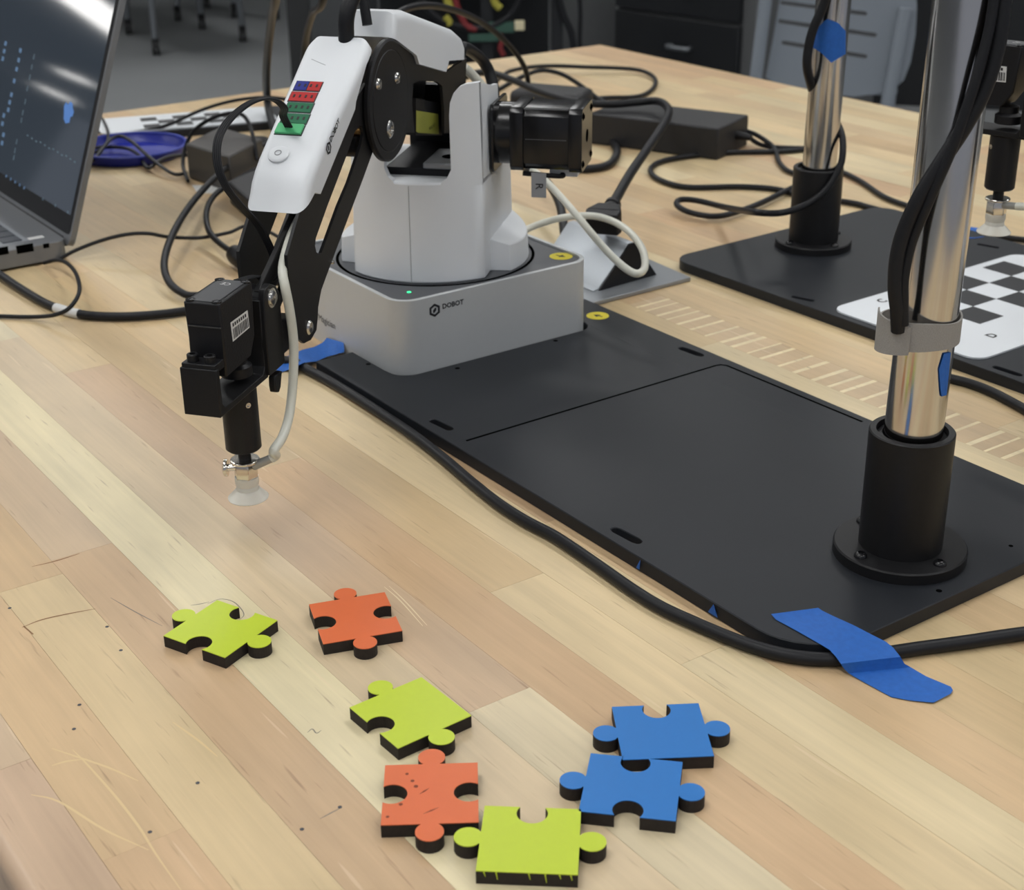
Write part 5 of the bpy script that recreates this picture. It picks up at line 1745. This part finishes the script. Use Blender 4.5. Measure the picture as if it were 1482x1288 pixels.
# drawer cabinet
q, d, nn = panel('c', '', 893, 1092, 0, 4650, 4300, CABIN, 'cabinet', 600)
cab = empty('drawer_cabinet', (q[0] + q[2]) / 2 + Vector((0, 0, FZ)), 'black drawer cabinet with grey frame and a silver pull, behind the bench', 'cabinet')
MB().hexa([(p.x, p.y, FZ) for p in q], [(p.x, p.y, FZ + 760) for p in q]).build('carcass', CABG, cab, bevel=3)
wdt = (q[1] - q[0]).length
zf = zfor(*(q[0].lerp(q[1], .45)).to_2d(), 22)
hz_ = zfor(*(q[0].lerp(q[1], .45)).to_2d(), 65)
edges = [FZ + 30, zf - 4 - 300, zf - 4, min(zf + 4 + 300, FZ + 730)]
spans = [(FZ + 40, zf - 330), (zf - 322, zf - 5), (zf + 5, zf + 190)]
for (za, zb) in spans:
    if zb - za < 40: continue
    qq = [q[0] + d * 4, q[1] - d * (wdt * .085), q[1] - d * (wdt * .085) - nn * 16, q[0] + d * 4 - nn * 16]
    dw = MB().hexa([(p.x, p.y, za) for p in qq], [(p.x, p.y, zb) for p in qq]).build('drawer', CABIN, cab, bevel=3)
    zc_ = hz_ if za < hz_ < zb else (za + zb) / 2
    pm = on(985, 65, q[0] - nn * 18, nn)
    pm = q[0] + d * (pm - q[0]).dot(d) - nn * 16
    a_, b_ = pm - d * 36, pm + d * 36
    hb = MB().tube([Vector((a_.x, a_.y, zc_)), Vector((a_.x, a_.y, zc_)) - nn * 22, Vector((b_.x, b_.y, zc_)) - nn * 22, Vector((b_.x, b_.y, zc_))], 7, n=10, sub=3)
    hb.build('handle', CHROME, dw, smooth=True)

# wire rack with coloured leads
q, d, nn = panel('r', '', 540, 806, 0, 4100, 4100, CABIN, 'rack', 420)
rk = empty('wire_rack', (q[0] + q[2]) / 2 + Vector((0, 0, FZ)), 'black open rack hung with coloured leads, behind the bench', 'rack')
qb = [p + nn * 400 for p in q[:2]] + [q[2], q[3]]
MB().hexa([(p.x, p.y, FZ) for p in (q[0] + nn * 390, q[1] + nn * 390, q[2], q[3])], [(p.x, p.y, FZ + 1200) for p in (q[0] + nn * 390, q[1] + nn * 390, q[2], q[3])]).build('back_panel', CABIN, rk)
for pp in (q[0], q[1], q[0].lerp(q[1], .62)):
    MB().hexa([(pp.x + a * d.x * 15 + b * nn.x * 15, pp.y + a * d.y * 15 + b * nn.y * 15, FZ) for a, b in ((-1, -1), (1, -1), (1, 1), (-1, 1))],
              [(pp.x + a * d.x * 15 + b * nn.x * 15, pp.y + a * d.y * 15 + b * nn.y * 15, FZ + 1200) for a, b in ((-1, -1), (1, -1), (1, 1), (-1, 1))]).build('upright', CABIN, rk)
for zz in (FZ + 60, FZ + 300, FZ + 620):
    qq = [q[0], q[1], q[2], q[3]]
    MB().hexa([(p.x, p.y, zz) for p in qq], [(p.x, p.y, zz + 25) for p in qq]).build('shelf', CABIN, rk)


def rackpt(x, y, off=-25):
    return on(x, y, q[0] + nn * off, nn)


RED = mat('red_lead', srgb(120, 38, 40), .5); YEL = mat('yellow_lead', srgb(165, 158, 62), .5); GRN = mat('green_board', srgb(52, 84, 72), .6); WHT = mat('cream_plug', srgb(215, 205, 170), .5)
for lab, pts, r, m in (('red lead hanging in the wire rack', [(655, -30), (660, 5), (668, 25), (676, 38), (690, 42)], 9, RED),
                       ('red lead dangling low in the wire rack', [(722, 48), (727, 58), (724, 70), (729, 80)], 7, RED),
                       ('yellow lead end in the wire rack beside the red lead', [(644, -20), (648, 2), (652, 12)], 11, YEL),
                       ('yellow lead pair at the top of the wire rack', [(712, -20), (716, 3), (724, 12)], 10, YEL),
                       ('yellow plug low in the wire rack', [(644, 24), (649, 30), (651, 36)], 10, YEL),
                       ('black lead draped across the wire rack', [(600, -10), (640, 30), (700, 40), (740, 20), (760, -20)], 8, RUBBER),
                       ('black lead hanging by the grey partition', [(805, -20), (815, 20), (826, 45), (830, 70)], 9, RUBBER),
                       ('thin black lead hanging down the partition', [(838, -20), (840, 20), (839, 60), (842, 80)], 6, RUBBER)):
    tag(MB().tube([rackpt(*p) for p in pts], r, n=10).build('lead', m, smooth=True), lab, 'cable')
for lab, x, y, sx, sz, m in (('green circuit board leaning in the wire rack', 726, 40, 34, 14, GRN), ('dim green board low in the wire rack', 700, 55, 40, 10, GRN), ('small cream plug hanging in the wire rack', 752, 37, 13, 13, WHT)):
    c0 = rackpt(x, y, -30)
    tag(MB().hexa([c0 + d * a * sx + Vector((0, 0, b * sz)) for a, b in ((-1, -1), (1, -1), (1, 1), (-1, 1))], [c0 + nn * 8 + d * a * sx + Vector((0, 0, b * sz)) for a, b in ((-1, -1), (1, -1), (1, 1), (-1, 1))]).build('circuit_board' if m is GRN else 'lead_plug', m, bevel=2), lab, 'circuit board' if m is GRN else 'plug')

# grey stacking chair seen from behind
CD = 3500.0
cpt = at(1208, 70, CD); rt, fw = vh(cpt)
ch = empty('stacking_chair', (cpt.x, cpt.y, FZ), 'grey plastic stacking chair with slotted back, drawn up to the far side of the bench', 'chair')


def CP(x, y, off=0.0):
    p = on(x, y, cpt + fw * off, fw)
    return p


# backrest shell: curved panel with three slots
def chair2d(x, y):
    p = CP(x, y); return ((p - cpt).dot(rt), p.z)


out = [chair2d(*p) for p in ((1108, 112), (1118, 60), (1128, 0), (1134, -60), (1150, -110), (1200, -125), (1270, -118), (1310, -90), (1325, -40), (1327, 10), (1325, 50), (1318, 90), (1308, 116), (1292, 130), (1270, 136), (1235, 140), (1190, 134), (1150, 125), (1120, 119))]
slots_ = []
for (xa, ya, xb, yb) in ((1132, 4, 1252, 20), (1129, 31, 1266, 51), (1134, 62, 1252, 82)):
    a_, b_ = Vector(chair2d(xa, ya)), Vector(chair2d(xb, yb))
    slots_.append(slot(a_, b_, 5.0, 4))
W_ = max(p[0] for p in out); Wm = min(p[0] for p in out)
cvx = lambda x: 0.0
MB().prism(out, lambda x, z: cpt + rt * x - fw * cvx(x) * -1 + Vector((0, 0, z - cpt.z)), lambda x, z: cpt + rt * x + fw * (cvx(x) + 6) + Vector((0, 0, z - cpt.z)), slots_).build('backrest', CHAIRG, ch)
for (xt, yt, xb, yb) in ((1113, -40, 1094, 112), (1311, 12, 1284, 150)):
    a_, b_ = CP(xt, yt, -12), CP(xb, yb, -12)
    dirn = (b_ - a_).normalized()
    foot = b_ + dirn * ((b_.z - FZ - 4) / -dirn.z)
    MB().tube([a_, a_.lerp(b_, .5), b_, foot], 15, n=12, sub=4).build('rear_leg', CHAIRG, ch, smooth=True)
zs = FZ + 445
sc0 = cpt + fw * 30
sq_ = [sc0 + rt * Wm * .85 + fw * 0, sc0 + rt * W_ * .85, sc0 + rt * W_ * .9 + fw * 400, sc0 + rt * Wm * .9 + fw * 400]
MB().hexa([(p.x, p.y, zs - 14) for p in sq_], [(p.x, p.y, zs) for p in sq_]).build('seat', CHAIRG, ch, bevel=6)
for sgn in (Wm, W_):
    p = sc0 + rt * sgn * .85 + fw * 370
    MB().cyl((p.x, p.y, FZ), (p.x, p.y, zs - 14), 13, n=12).build('front_leg', CHAIRG, ch, smooth=True)
